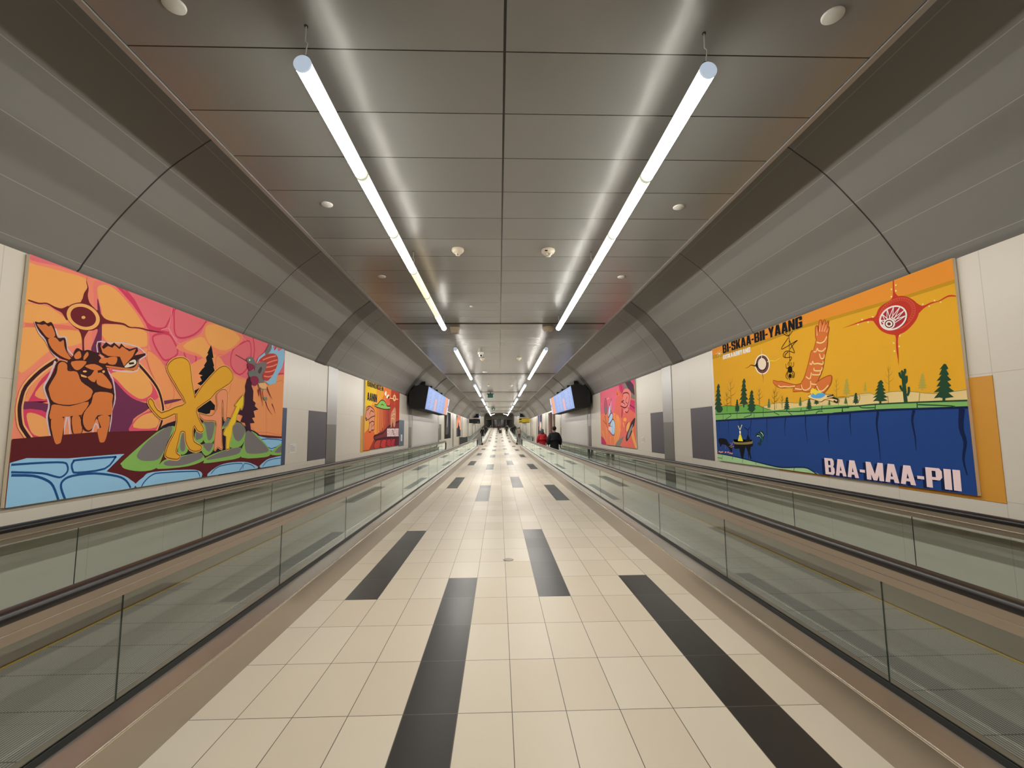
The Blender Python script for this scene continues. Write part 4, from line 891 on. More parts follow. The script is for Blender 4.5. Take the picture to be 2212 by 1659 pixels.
('F','a12e3a',1,(3911,1654,3919,1616,3908,1578,3878,1546,3833,1524,3780,1516,3726,1524,3680,1547,3650,1581,3640,1622,3653,1662,3686,1695,3734,1716,3788,1722,3841,1712,3884,1688)),
('S','f0dad4',9,0,0,(3687,1591,3645,1575)),
('S','f0dad4',9,0,0,(3692,1555,3645,1575)),
('S','f0dad4',9,0,0,(3704,1610,3633,1633)),
('S','f0dad4',9,0,0,(3685,1581,3633,1633)),
('S','f0dad4',9,0,0,(3729,1615,3663,1687)),
('S','f0dad4',9,0,0,(3694,1602,3663,1687)),
('S','f0dad4',9,0,0,(3752,1609,3726,1721)),
('S','f0dad4',9,0,0,(3713,1613,3726,1721)),
('S','f0dad4',9,0,0,(3769,1597,3802,1727)),
('S','f0dad4',9,0,0,(3732,1615,3802,1727)),
('S','f0dad4',9,0,0,(3778,1585,3871,1704)),
('S','f0dad4',9,0,0,(3747,1611,3871,1704)),
('S','f0dad4',9,0,0,(3783,1573,3915,1660)),
('S','f0dad4',9,0,0,(3760,1604,3915,1660)),
('S','f0dad4',9,0,0,(3784,1561,3925,1605)),
('S','f0dad4',9,0,0,(3770,1595,3925,1605)),
('F','f0dad4',1,(3801,1555,3794,1537,3778,1524,3756,1519,3730,1520,3705,1530,3684,1546,3671,1566,3668,1586,3675,1604,3691,1617,3714,1623,3740,1620,3765,1610,3785,1594,3798,1575)),
('F','6a2a2a',1,(3785,1559,3779,1545,3767,1534,3750,1530,3731,1531,3712,1538,3697,1551,3687,1566,3685,1582,3690,1597,3703,1607,3720,1611,3739,1610,3758,1602,3773,1590,3782,1574)),
('F','f0dad4',1,(3773,1562,3769,1551,3760,1544,3747,1540,3732,1541,3718,1547,3706,1556,3699,1568,3697,1579,3701,1590,3710,1597,3723,1601,3738,1599,3752,1594,3764,1584,3771,1573)),
('F','6a2a2a',1,(3755,1566,3753,1560,3748,1556,3741,1554,3733,1555,3726,1558,3720,1562,3716,1569,3715,1575,3718,1581,3722,1585,3729,1587,3737,1586,3744,1583,3750,1578,3754,1572)),
('F','efd69a',1,(3849,1927,3848,1924,3846,1922,3843,1921,3840,1922,3837,1924,3834,1926,3832,1929,3832,1932,3833,1935,3835,1937,3838,1938,3841,1937,3845,1936,3847,1933,3849,1930)),
('F','efd69a',1,(3797,1900,3796,1897,3793,1895,3790,1895,3787,1895,3783,1897,3781,1899,3779,1903,3779,1906,3780,1909,3782,1911,3785,1911,3788,1911,3792,1909,3795,1907,3796,1903)),
('F','efd69a',1,(3844,1872,3843,1869,3840,1867,3837,1867,3834,1867,3831,1869,3828,1871,3826,1874,3826,1877,3827,1880,3829,1882,3832,1883,3836,1882,3839,1881,3842,1878,3843,1875)),
('F','efd69a',1,(3789,1830,3788,1827,3786,1825,3783,1824,3779,1825,3776,1826,3773,1829,3771,1832,3771,1835,3772,1838,3774,1840,3777,1841,3781,1840,3784,1839,3787,1836,3789,1833)),
('F','efd69a',1,(4217,1667,4216,1665,4215,1663,4212,1662,4209,1662,4207,1664,4204,1666,4203,1669,4203,1672,4204,1674,4205,1676,4208,1677,4211,1677,4214,1675,4216,1673,4217,1670)),
('F','efd69a',1,(4269,1637,4269,1635,4267,1633,4264,1632,4262,1632,4259,1634,4257,1636,4255,1639,4255,1641,4256,1644,4258,1646,4260,1647,4263,1646,4266,1645,4268,1643,4269,1640)),
('F','efd69a',1,(4105,1666,4104,1663,4102,1661,4100,1660,4097,1661,4094,1662,4092,1664,4090,1667,4090,1670,4091,1673,4093,1674,4095,1675,4098,1675,4101,1674,4103,1671,4105,1669)),
('F','efd69a',1,(4163,1631,4162,1628,4160,1627,4158,1626,4155,1626,4152,1627,4150,1629,4148,1632,4148,1635,4149,1638,4151,1640,4153,1640,4156,1640,4159,1639,4161,1637,4163,1634)),
('F','efd69a',1,(3550,1688,3549,1685,3547,1683,3543,1682,3539,1682,3536,1684,3533,1686,3531,1689,3530,1693,3531,1696,3534,1698,3537,1699,3541,1698,3545,1697,3548,1694,3550,1691)),
('F','efd69a',1,(3412,1692,3410,1689,3408,1687,3404,1686,3400,1686,3396,1688,3393,1691,3391,1694,3391,1697,3392,1700,3394,1703,3398,1704,3402,1703,3406,1702,3409,1699,3411,1696)),
('F','efd69a',1,(3486,1647,3485,1644,3482,1642,3479,1641,3475,1641,3471,1643,3468,1645,3466,1648,3466,1652,3467,1655,3469,1657,3473,1658,3477,1658,3480,1656,3484,1654,3486,1650)),
('F','efd69a',1,(3353,1655,3352,1652,3349,1650,3346,1649,3342,1649,3338,1651,3334,1654,3332,1657,3332,1660,3333,1664,3336,1666,3339,1667,3343,1666,3348,1665,3351,1662,3353,1659)),
('F','efd69a',1,(3840,1430,3839,1427,3837,1425,3834,1424,3831,1424,3828,1425,3825,1427,3823,1430,3823,1433,3824,1436,3826,1438,3829,1439,3832,1439,3836,1438,3838,1436,3840,1433)),
('F','efd69a',1,(3767,1373,3766,1370,3764,1368,3761,1367,3757,1367,3754,1368,3751,1371,3750,1374,3749,1377,3750,1380,3752,1382,3755,1383,3759,1383,3762,1382,3765,1379,3767,1376)),
('F','efd69a',1,(3822,1330,3821,1327,3819,1325,3816,1324,3813,1324,3809,1325,3807,1327,3805,1330,3805,1333,3806,1336,3808,1338,3811,1339,3814,1339,3818,1338,3820,1336,3822,1333)),
('F','efd69a',1,(3766,1294,3765,1291,3763,1289,3760,1288,3756,1288,3753,1289,3750,1291,3749,1294,3748,1297,3749,1300,3752,1302,3755,1304,3758,1304,3761,1302,3764,1300,3766,1297)),
('F','101014',1,(68,369,143,392,341,379,419,313,524,233,496,160,410,234,329,276,188,285,125,223,109,282,73,314)),
('S','a05040',10,0,0,(138,245,128,212)),
('S','a05040',10,0,0,(296,267,301,214)),
('S','b87860',10,0,0,(433,256,520,284,566,337)),
('S','b87860',10,0,0,(474,241,579,266,628,262)),
('S','b87860',8,0,0,(521,295,483,325)),
('F','d0705c',1,(104,157,101,152,93,147,83,144,70,143,58,143,48,145,41,149,39,154,42,159,50,164,61,167,73,169,85,168,95,166,102,162)),
('F','e8c8b0',1,(104,162,103,159,100,157,95,155,90,154,85,155,80,156,78,158,77,160,78,163,81,165,86,167,91,167,96,167,101,166,104,164)),
('F','d0705c',1,(159,149,156,144,149,139,139,136,126,134,114,135,104,137,98,141,96,146,99,151,106,156,117,159,129,160,141,160,151,158,158,154)),
('F','e8c8b0',1,(160,153,159,151,155,148,151,147,146,146,140,146,136,148,133,150,133,152,134,155,137,157,142,158,147,159,152,159,156,158,159,156)),
('F','d0705c',1,(216,157,213,152,206,147,195,144,183,143,171,143,161,145,155,149,153,154,156,159,163,164,174,167,186,168,198,168,208,166,214,162)),
('F','e8c8b0',1,(216,161,215,159,212,157,207,155,202,154,197,154,193,156,190,158,190,160,191,163,194,165,199,166,204,167,209,167,213,166,216,164)),
('F','d0705c',1,(325,157,322,152,315,147,305,144,293,143,282,143,272,145,266,149,264,154,267,159,274,163,284,167,296,168,307,168,317,165,323,161)),
('F','e8c8b0',1,(325,161,324,158,321,156,317,155,312,154,307,154,303,155,300,157,299,160,301,162,304,164,308,166,313,167,318,166,322,165,325,163)),
('F','d0705c',1,(410,161,408,156,401,151,391,148,379,147,368,147,359,149,353,153,351,158,354,163,361,167,371,171,382,172,393,172,403,169,409,165)),
('F','e8c8b0',1,(411,165,410,162,407,160,402,159,397,158,393,158,389,159,386,161,385,164,387,166,390,168,394,170,399,171,404,170,408,169,410,167)),
('F','d0705c',1,(472,148,469,143,462,139,452,136,441,134,430,135,421,137,415,141,413,145,416,150,423,155,432,158,444,159,455,159,464,157,470,153)),
('F','e8c8b0',1,(472,152,471,150,468,148,464,146,459,145,454,146,450,147,448,149,447,151,448,154,451,156,455,157,460,158,465,158,469,157,471,155)),
('F','d0705c',1,(533,146,530,141,524,137,514,134,503,132,492,133,483,135,477,138,475,143,478,148,485,152,494,156,506,157,517,157,526,154,531,151)),
('F','e8c8b0',1,(533,150,532,148,529,146,525,144,520,143,516,144,512,145,509,147,509,149,510,151,513,153,517,155,522,156,526,155,530,154,533,152)),
('F','0e0e14',0,(586,295,1166,324,1145,290,1088,272,1065,196,1095,103,1067,82,1041,166,1017,79,1008,194,945,276,849,78,806,76,753,237,604,226)),
('F','8a7845',1,(583,379,617,338,896,338,1124,361,1152,385,1136,328,911,305,613,308)),
('F','0e0e14',0,(878,345,974,376,1022,455,1046,455,1099,374,1132,356)),
('F','e9d63e',0,(723,356,785,462,826,465,883,353)),
('F','f0ead0',1,(788,518,822,518,825,475,787,475)),
('S','efe28a',16,0,0,(805,535,754,603)),
('S','efe28a',16,0,0,(812,535,876,614)),
('S','101014',14,0,0,(1033,455,1045,528,941,574)),
('S','101014',14,0,0,(1045,528,1100,576)),
('F','123438',1,(1238,448,1317,500,1420,517,1472,468,1438,386,1374,348,1388,326,1353,302,1274,331,1343,356,1357,412,1285,431)),
('S','bcd8c0',16,0,1,(1278,442,1352,443,1391,399)),
('S','e0d8c0',12,0,0,(1383,500,1436,468,1441,441)),
('S','2a8a8a',8,0,0,(1316,486,1424,431,1402,376)),
('T','111f44','BAA-MAA-PII',(2631,191,2628,-3,4252,183,4245,8)),
('T','e2c9cb','BAA-MAA-PII',(2678,202,2680,14,4281,194,4278,20)),
('T','15181f','BI-SKAA-BII-YAANG',(392,1985,398,1841,2466,1976,2458,1831)),
('T','f2ebdf','BISKAABIIYANG',(385,1813,377,1739,1243,1800,1234,1724))]
ART_BEAR=[
('F','d9843f',0,(-650,2147,6743,3122,7061,-953,-431,-384)),
('F','e6bd33',0,(-356,2040,1229,2066,1168,1701,648,1292,-281,1175)),
('F','dea038',0,(1229,2066,2080,2054,2042,1687,1476,1362,648,1292,1168,1701)),
('F','d8743c',0,(2079,2071,3116,2085,2967,1520,2312,956,1612,1270,2042,1687)),
('F','a93c2b',0,(3100,2083,5689,2117,5807,623,2994,721,2193,712,2383,958,2967,1520)),
('F','d9a43c',0,(-283,1190,648,1300,1084,923,700,681,-214,398)),
('F','cf6536',0,(-215,413,699,696,1191,365,484,-3,-169,-119)),
('F','93342c',0,(444,-151,536,25,1075,335,2193,712,5791,836,5892,-442)),
('F','d98c3c',0,(1054,1274,1266,1269,1333,476,1127,414)),
('F','d98240',1,(1248,1268,1471,1279,1493,574,1427,460,1333,557)),
('S','3a1a20',14,0,0,(1249,1252,1295,929,1327,476)),
('F','d0713c',1,(1464,1279,1694,1291,1713,604,1645,494,1548,587)),
('S','3a1a20',14,0,0,(1466,1263,1512,935,1542,515)),
('F','c9663a',1,(1688,1290,1925,1303,1941,635,1870,530,1771,617)),
('S','3a1a20',14,0,0,(1689,1274,1737,941,1763,554)),
('F','bd5636',1,(1952,1304,2198,1317,2210,667,2136,568,2034,649)),
('S','3a1a20',14,0,0,(1953,1287,2002,948,2025,595)),
('F','b04a32',1,(2191,1316,2445,1329,2454,701,2377,606,2272,682)),
('S','3a1a20',14,0,0,(2192,1299,2242,954,2262,637)),
('F','a3402e',1,(2438,1329,2700,1342,2706,735,2625,646,2518,715)),
('S','3a1a20',14,0,0,(2439,1311,2490,961,2506,680)),
('F','9c3a2c',1,(2656,1340,2926,1354,2929,770,2845,687,2735,750)),
('S','3a1a20',14,0,0,(2658,1322,2709,967,2722,725)),
('F','6f2c32',1,(985,360,1307,420,2008,473,2625,646,3383,780,5779,985,5838,239,2366,306,1259,276)),
('S','3a1a20',26,0,0,(1293,235,988,321,1070,391,2008,473,2625,646,3383,780,4587,917)),
('S','3a1a20',26,0,0,(1260,268,1824,290,2509,304,4639,279)),
('F','b04032',1,(1004,132,1261,249,1762,255,1710,110,1591,-1,1103,3)),
('S','3a1a20',14,1,0,(1004,132,1261,249,1762,255,1710,110,1591,-1,1103,3)),
('F','b53434',1,(1760,122,2025,266,2514,243,2384,90,2534,-2,1914,4)),
('S','3a1a20',14,1,0,(1760,122,2025,266,2514,243,2384,90,2534,-2,1914,4)),
('F','a52a34',1,(2639,47,2586,241,3110,249,3131,-6)),
('S','3a1a20',14,1,0,(2639,47,2586,241,3110,249,3131,-6)),
('F','a82c36',1,(3167,29,3269,227,3755,255,3606,52,3449,-17)),
('S','3a1a20',14,1,0,(3167,29,3269,227,3755,255,3606,52,3449,-17)),
('F','5a2028',1,(3842,235,4642,239,4666,-59,3863,-31)),
('S','3a1a20',14,1,0,(3842,235,4642,239,4666,-59,3863,-31)),
('S','3a1a20',26,1,0,(991,1319,1262,1318,1596,1452,1922,1504,2270,1460,2494,1349,2926,1354,2885,1294,2078,1255,1174,1277)),
('F','80b65c',1,(991,1319,1262,1318,1596,1452,1922,1504,2270,1460,2494,1349,2926,1354,2885,1294,2078,1255,1174,1277)),
('S','3a1a20',12,0,0,(1703,1342,1864,1384,2070,1353)),
('S','3a1a20',24,1,0,(78,941,172,1168,487,1232,888,1155,1027,1033,973,841,965,589,709,580,603,523,427,542,473,755,355,881,148,846)),
('F','cf8a6c',1,(78,941,172,1168,487,1232,888,1155,1027,1033,973,841,965,589,709,580,603,523,427,542,473,755,355,881,148,846)),
('S','3a1a20',12,0,0,(177,1108,434,1211)),
('S','3a1a20',12,0,0,(453,998,606,1127,893,1092)),
('S','3a1a20',12,0,0,(409,875,678,944,1020,985)),
('S','3a1a20',12,0,0,(473,755,745,821,977,794)),
('S','3a1a20',12,0,0,(695,742,706,619)),
('S','3a1a20',12,0,0,(815,666,980,762)),
('F','3a1a20',0,(49,925,195,900,148,846)),
('F','efe2d0',1,(2362,1641,2570,1749,2772,1743,2617,1633)),
('F','d05a48',1,(2333,1551,2692,1629,2886,1570,2710,1406,2488,1420)),
('F','efe2d0',1,(2139,1764,2380,1854,2391,1714,2251,1686)),
('F','3a1a20',1,(2544,1619,2759,1724,2802,1655)),
('S','3a1a20',14,0,0,(2937,1409,2887,1552,3035,1635)),
('F','e3bf88',1,(3805,1726,3791,1679,3742,1637,3668,1607,3579,1592,3490,1595,3413,1616,3361,1650,3340,1693,3354,1738,3400,1780,3472,1811,3560,1826,3650,1824,3729,1805,3783,1770)),
('S','e3bf88',14,0,0,(2917,1654,4158,1696)),
('S','e3bf88',14,0,1,(3555,1879,3597,1369)),
('F','9c6a40',1,(3670,1716,3664,1692,3644,1671,3612,1656,3574,1649,3536,1651,3503,1662,3480,1680,3470,1702,3476,1726,3496,1747,3527,1762,3564,1770,3603,1768,3637,1757,3660,1739)),
('F','c08465',1,(3044,1049,3188,1201,3663,1382,3832,1189,3759,729,3488,685,3374,892,3231,683,3074,685)),
('S','e0b890',10,0,0,(3201,1054,3517,1139,3770,1110)),
('S','e0b890',10,0,0,(3131,942,3366,985,3616,935)),
('S','e0b890',10,0,0,(3348,1207,3507,1252)),
('T','1b1a22','BIINDIGEN',(157,1950,185,1808,1978,1958,1991,1810)),
('T','1b1f2e','AANIN',(185,1632,193,1407,1216,1643,1237,1401)),
('T','ead0d0','BOOZHOO',(2577,614,2613,350,4335,625,4340,339))]
ART_PINK=[
('F','d3675a',0,(-812,2912,5193,2119,4929,-165,-1230,-499)),
('F','d4677c',1,(-379,2109,2738,2043,2239,1400,1886,1099,-525,913)),
('F','d97a58',1,(-513,1005,1886,1099,2494,984,2930,761,2009,-11,-671,-286)),
('F','dd8a55',1,(2102,775,2440,1032,2817,763,2649,312,2134,-7,1920,302)),
('S','e39a5c',40,0,1,(2014,1094,2127,461,2013,21)),
('S','e39a5c',40,0,1,(2494,984,2569,615,2199,27)),
('S','e39a5c',40,0,1,(2794,568,2381,32)),
('S','e39a5c',40,0,1,(940,626,935,-14)),
('S','e39a5c',40,0,1,(1460,296,1425,2)),
('S','e39a5c',40,0,1,(246,490,863,-16)),
('F','c43a69',0,(2678,2034,3513,2020,3330,1731,3035,1652,2824,1790)),
('S','7a2050',16,0,0,(2987,1957,3150,1687)),
('F','7d7470',0,(3212,1978,3563,2000,3892,1767,4476,1497,4462,1376,3955,1466,3336,1789)),
('F','493542',0,(3466,1981,4039,1977,4353,1819,4475,1483,3884,1697)),
('F','cc4f80',0,(3991,1982,4753,1964,4726,1729,4353,1812)),
('F','c43c66',0,(3901,1421,4677,1309,4634,942,3747,1170)),
('S','7a1c48',16,0,0,(3906,1260,4389,1138)),
('F','db8078',1,(3255,1737,3740,1759,4091,1595,3968,1368,3774,1105,3397,1039,3191,1101,3416,1200,2964,1290,3240,1517)),
('S','5a2030',16,0,0,(3189,1551,3255,1649,3725,1632,3911,1512,3735,1283,3416,1200,2907,1285)),
('S','5a2030',12,0,0,(3005,1399,3326,1336,3425,1272)),
('F','5a2030',0,(3007,1414,3286,1455,3309,1417,3058,1374)),
('S','5a2030',14,0,0,(3403,1085,3606,1048,3792,1125,3725,1199)),
('F','a03a50',1,(3040,1219,3137,1110,3032,922,2951,939)),
('S','5a2030',10,0,0,(3661,1516,3490,1384,3688,1314)),
('F','e0844f',0,(2534,1831,2804,1624,2330,1645)),
('F','c5502f',0,(2518,1794,2690,1641,2405,1658)),
('S','e8a0a0',14,0,0,(1058,1605,1348,1652)),
('S','e8a0a0',14,0,0,(212,1519,287,1479)),
('S','e8a0a0',14,0,0,(1415,1631,1342,1603)),
('F','b05a70',1,(620,1286,762,1590,954,1649,1150,1295,863,1078)),
('F','7c7474',1,(1074,1257,1053,1206,1008,1164,943,1137,870,1129,798,1142,739,1174,702,1221,694,1274,715,1326,762,1368,828,1395,902,1401,973,1387,1031,1355,1066,1309)),
('S','5a2030',10,1,0,(620,1286,762,1590,954,1649,1150,1295,863,1078)),
('F','e08aa8',1,(1506,1360,1715,1585,1782,1427,1663,1156)),
('S','5a2030',12,1,0,(1506,1360,1715,1585,1782,1427,1663,1156)),
('F','aac6e8',1,(1182,975,1300,1255,1471,1412,1565,1177,1484,1065)),
('S','5a2030',14,1,0,(1182,975,1300,1255,1471,1412,1565,1177,1484,1065)),
('F','aac6e8',1,(1238,740,1334,954,1691,1107,1864,1020,1728,863)),
('S','5a2030',14,1,0,(1238,740,1334,954,1691,1107,1864,1020,1728,863)),
('F','aac6e8',1,(1425,689,1795,880,2056,808,2134,618,1937,342,1280,508)),
('S','5a2030',14,1,0,(1425,689,1795,880,2056,808,2134,618,1937,342,1280,508)),
('F','e8b8b0',1,(1182,558,1435,656,1625,557,1481,475)),
('S','5a2030',8,0,0,(1793,861,1833,381)),
('S','5a2030',8,0,0,(1232,691,1701,637)),
('S','5a2030',22,0,1,(733,1040,950,711,1333,376)),
('S','5a2030',10,0,0,(448,874,880,729)),
('F','b8325f',1,(-262,291,445,213,825,-34,-309,-89)),
('F','7d7a72',1,(2072,-9,2397,171,3126,326,3004,214,2552,-23)),
('F','e39a4c',1,(3525,836,3509,815,3469,797,3410,786,3341,783,3272,789,3215,802,3177,822,3166,845,3183,867,3224,885,3285,896,3354,898,3422,892,3478,878,3514,858)),
('S','e39a4c',50,0,1,(3150,757,3167,669,3266,595)),
('F','e2a35f',1,(3443,537,3620,735,3869,731,3751,564,3539,480)),
('S','5a2030',12,0,0,(3381,451,3403,638,3674,762)),
('F','e39c58',0,(3915,495,4132,522,4524,-4,4346,-11,4012,303)),
('F','372731',1,(4403,869,4289,670,3952,398,3463,178,3397,322,3751,564,4017,756)),
('F','8a8484',1,(4162,692,3963,495,3615,261,3577,367,3850,564)),
('F','dd8850',1,(4039,536,4190,617,4233,589,4082,495))]
mural(ART_LEFT, 'large pink and orange mural of a moose and long-eared yellow figures on the left wall', -1, 3.63, 8.0, .995, 2.976, .85)
mural(ART_RIGHT, 'large yellow and blue mural of an eagle over a lake reading BAA-MAA-PII', 1, 3.65, 8.05, .996, 2.98, .9)
mural(ART_BEAR, 'yellow to red mural reading BIINDIGEN, AANIN and BOOZHOO on the left wall', -1, 12.86, 17.28, 1.025, 2.985, 2.3)
mural(ART_PINK, 'pink mural with a pale blue butterfly on the right wall', 1, 12.84, 17.27, 1.012, 2.972, 2.3)
def R_(c,*a): return ('F',c,0,a)
def C_(c,*a): return ('F',c,1,a)
P3=[R_('17161a',0,0,4000,0,4000,1900,0,1900),C_('4a4a4c',600,300,1500,1900,2100,1900,2600,1100,2300,400),C_('8d8d8c',1300,900,1700,1800,1900,1700,1800,900),C_('a9aaa8',1500,1200,1650,1700,1750,1500,1700,1100),R_('0c0c0e',0,0,4000,0,4000,260,0,300),C_('262629',2700,200,3400,1800,3800,1500,3700,300)]
P4=[R_('d98a6e',0,0,4200,0,4200,1930,0,1930),R_('6f7488',0,1400,1600,1930,0,1930),C_('e7b29a',2000,900,3600,1000,3300,1500,2200,1500),R_('20232c',0,0,4200,0,4200,600,0,760),C_('14161d',900,0,1000,700,1500,1050,2600,1000,3200,700,3300,0),C_('2b3142',1500,900,1700,1250,2200,1280,2400,950),C_('3b3f4d',0,0,800,900,1200,0)]
P5=[R_('4a3129',0,0,4000,0,4000,1850,0,1850),R_('a9928a',700,0,1100,0,1000,1850,800,1850),R_('2a1b18',1500,0,1800,0,1700,1850,1550,1850),R_('7b5a4c',2100,0,2600,0,2500,1850,2200,1850),R_('d6cfc8',2800,500,3100,500,3050,1700,2850,1700),R_('35231d',3400,0,3700,0,3650,1850,3450,1850),C_('8a3a3c',200,0,600,700,300,1200,100,600)]
P6=[R_('4d4a63',0,0,4400,0,4400,1930,0,1930),C_('7f7f9c',600,900,1400,1930,2400,1930,2000,1100),C_('d8a78a',1800,700,2400,1300,3100,1200,3200,700,2500,400),C_('efe3d6',2900,1000,3500,1300,3700,900,3200,700),R_('2b2a39',0,0,4400,0,4400,420,0,560),C_('6a6f88',3300,200,4200,1600,4300,600)]
mural(P3, 'distant black poster with a grey vertical streak on the left wall', -1, 31.7, 35.7, 1.0, 2.9, name='poster', cat='poster')
mural(P4, 'distant poster of a dark figure under an orange sky on the left wall', -1, 40.7, 44.9, 1.02, 2.95, name='poster', cat='poster')
mural(P5, 'distant brown poster of pale tree trunks on the right wall above the black coat', 1, 31.5, 35.5, 1.0, 2.85, name='poster', cat='poster')
mural(P6, 'distant violet poster with a pale face shape on the right wall', 1, 41.0, 45.4, 1.02, 2.95, name='poster', cat='poster')
# ---------------------------------------------------------------- coloured wall panels and plaques
def wpanel(side, y0, y1, z0, z1, col, label, d=.006, name='wall_panel', cat='wall panel'):
    xw = XL if side < 0 else XR; xs = sorted((xw, xw-side*d)); xs = [xs[0]+side*.0, xs[1]]
    c = [v*ALB for v in lin(col)]
    return tag(MB().box(xs[0], xs[1], y0, y1, z0, z1).build(name, mat('panel_'+col, tuple(c), .5, 0, .3), bevel=.001), label, cat)
wpanel(-1, 6.335, 8.235, .978, 1.972, '33415e', 'navy wall panel peeping out at the far edge of the moose mural')
wpanel(-1, 9.18, 10.125, .978, 1.972, '4d484f', 'dull violet wall panel beside the grey column on the left wall')
wpanel(-1, 12.625, 13.57, .978, 1.972, 'c08c3e', 'ochre wall panel mostly behind the BIINDIGEN mural')
wpanel(-1, 17.38, 18.33, .978, 1.972, '485868', 'slate blue wall panel just past the BIINDIGEN mural')
wpanel(-1, 29.15, 30.1, .978, 1.972, '5d5a50', 'distant dark grey wall panel before the black poster')
wpanel(1, 3.47, 4.42, .962, 1.955, 'c18933', 'ochre wall panel at the near edge of the eagle mural')
wpanel(1, 5.37, 6.33, .972, 1.955, 'c18933', 'ochre wall panel showing only as a sliver under the lake of the eagle mural')
wpanel(1, 8.235, 9.175, .975, 1.962, '4d484f', 'dull violet wall panel between the eagle mural and the grey column')
wpanel(1, 10.72, 11.64, .97, 1.962, '4d484f', 'dull violet wall panel past the grey column on the right wall')
wpanel(1, 14.53, 16.45, .985, 1.96, '45444a', 'charcoal wall panel showing as a dark line under the pink mural')
def plaque(side, y0, y1, z0, z1, label, off=.0):
    xw = (XL if side < 0 else XR)-side*off; t = thing('plaque', label, 'plaque', (xw, y0, z0)); W, H = y1-y0, z1-z0
    xs = sorted((0, -side*.006)); MB().box(xs[0], xs[1], 0, W, 0, H).build('plate', m_white, t)
    b = MB(); x = -side*.0065
    for i in range(5):
        zz = H*(.8-.14*i); b.box(min(x,x-side*.0003), max(x,x-side*.0003), W*.1, W*(.5 if i == 0 else .85-.08*(i%2)), zz-.004, zz+.004)
    b.build('fine_print', mat('print_grey', (.3,.3,.3), .6), t); return t
plaque(-1, 8.386, 8.668, 1.166, 1.336, 'small white caption plaque beside the moose mural')
plaque(-1, 17.72, 18.0, 1.17, 1.42, 'small white caption plaque on the slate blue panel', .0065)
plaque(1, 12.22, 12.48, 1.198, 1.346, 'small white caption plaque beside the pink mural')
t = thing('wall_sign', 'small blue and white sign cut off by the right picture edge', 'sign', (XR, 2.95, 1.16))
MB().box(-.008, 0, 0, .36, 0, .162).build('plate', mat('sign_blue', (.10,.21,.40), .4), t)
b = MB(); 
for p in ((.30,.335,.135,.155),(.255,.345,.135,.158),(.255,.29,.085,.155),(.27,.345,.078,.092)): b.box(-.009, -.0081, p[0], p[1], p[2], p[3])
b.build('white_marking', m_white, t); MB().box(-.009, -.0081, .0, .345, .012, .058).build('grey_band', mat('sign_grey', (.55,.52,.50), .5), t); MB().box(-.009, -.0081, .0, .36, 0, .008).build('black_edge', m_dark, t)
# ---------------------------------------------------------------- flight displays
m_scr = mat('screen_blue', (.01,.01,.01), .6, 0, .1, emit=(.36,.50,.93), es=0.224); m_scr2 = mat('screen_orange', (.03,.02,.02), .6, 0, .1, emit=(1.0,.42,.24), es=0.224)
m_scr3 = mat('screen_text', (.03,.03,.03), .6, 0, .1, emit=(.62,.74,1.0), es=0.224); m_scr4 = mat('screen_pink', (.03,.02,.02), .6, 0, .1, emit=(.95,.55,.55), es=0.213); m_scr5 = mat('screen_white', (.05,.05,.05), .6, 0, .1, emit=(.85,.92,1), es=0.224)
m_box = mat('display_black', (.006,.006,.006), .75)
def display(sg, y0, L, label):
    t = thing('flight_display', label, 'screen', (X(sg,2.915), y0, 2.42+lift(y0)), rx=math.atan(SLOPE) if y0 > RAMP0 else 0)
    A, B = (0.0, .965), (sg*.155, .0)     # top edge and bottom edge of the tilted face, local x,z
    def at(v, d=0):
        n = Vector((-sg*.987, -.16)); return (B[0]+(A[0]-B[0])*v+n.x*d, B[1]+(A[1]-B[1])*v+n.y*d)
    def patch(b, ya, yb, va, vb, d):
        p, q = at(va,d), at(vb,d); b.add([(p[0],ya,p[1]),(p[0],yb,p[1]),(q[0],yb,q[1]),(q[0],ya,q[1])], [(0,1,2,3)])
    b = MB(); pr = [at(0,-.004), at(1,-.004), (sg*.34,1.03), (sg*.60,.93), (sg*.80,.70), (sg*.80,.12), (sg*.62,.02), (sg*.36,.03)]
    b.prism([(x,z) for x, z in pr], 0, L, rel=False); b.build('housing', m_box, t, bevel=.01)
    b = MB(); patch(b, .03, L-.03, .03, .97, .003); b.build('screen', m_scr, t)
    sc = t.children[-1]
    def sub(b, n, m): b.build(n, m, sc)
    b = MB(); patch(b, L*.77, L*.93, .03, .97, .005); sub(b, 'orange_column', m_scr2)
    b = MB(); patch(b, L*.30, L*.38, .05, .62, .005); sub(b, 'pink_column', m_scr4)
    b = MB()
    for i in range(12):
        v = .86-.066*i
        for a, c in ((.06,.12),(.14,.27),(.42,.55),(.58,.66)): patch(b, L*a, L*(c-.02*((i*7)%3)), v, v+.022, .0055)
    sub(b, 'text_rows', m_scr3)
    b = MB(); patch(b, L*.945, L-.03, .06, .45, .006); patch(b, L*.95, L-.03, .6, .97, .006); sub(b, 'clock_panel', m_scr5)
    b = MB()
    for k in range(4):
        y = L*(.12+.25*k); b.box(min(sg*.3,sg*.5), max(sg*.3,sg*.5), y, y+.12, .9, 1.25)
    b.build('mounting_bracket', m_box, t); return t
display(-1, 18.7, 7.9, 'long blue flight information screen hung from the left vault')
display(1, 18.7, 7.9, 'long blue flight information screen hung from the right vault')
display(-1, 66.0, 7.0, 'far flight information screen on the left beyond the overhead signs')
display(1, 66.0, 7.0, 'far flight information screen on the right beyond the overhead signs')
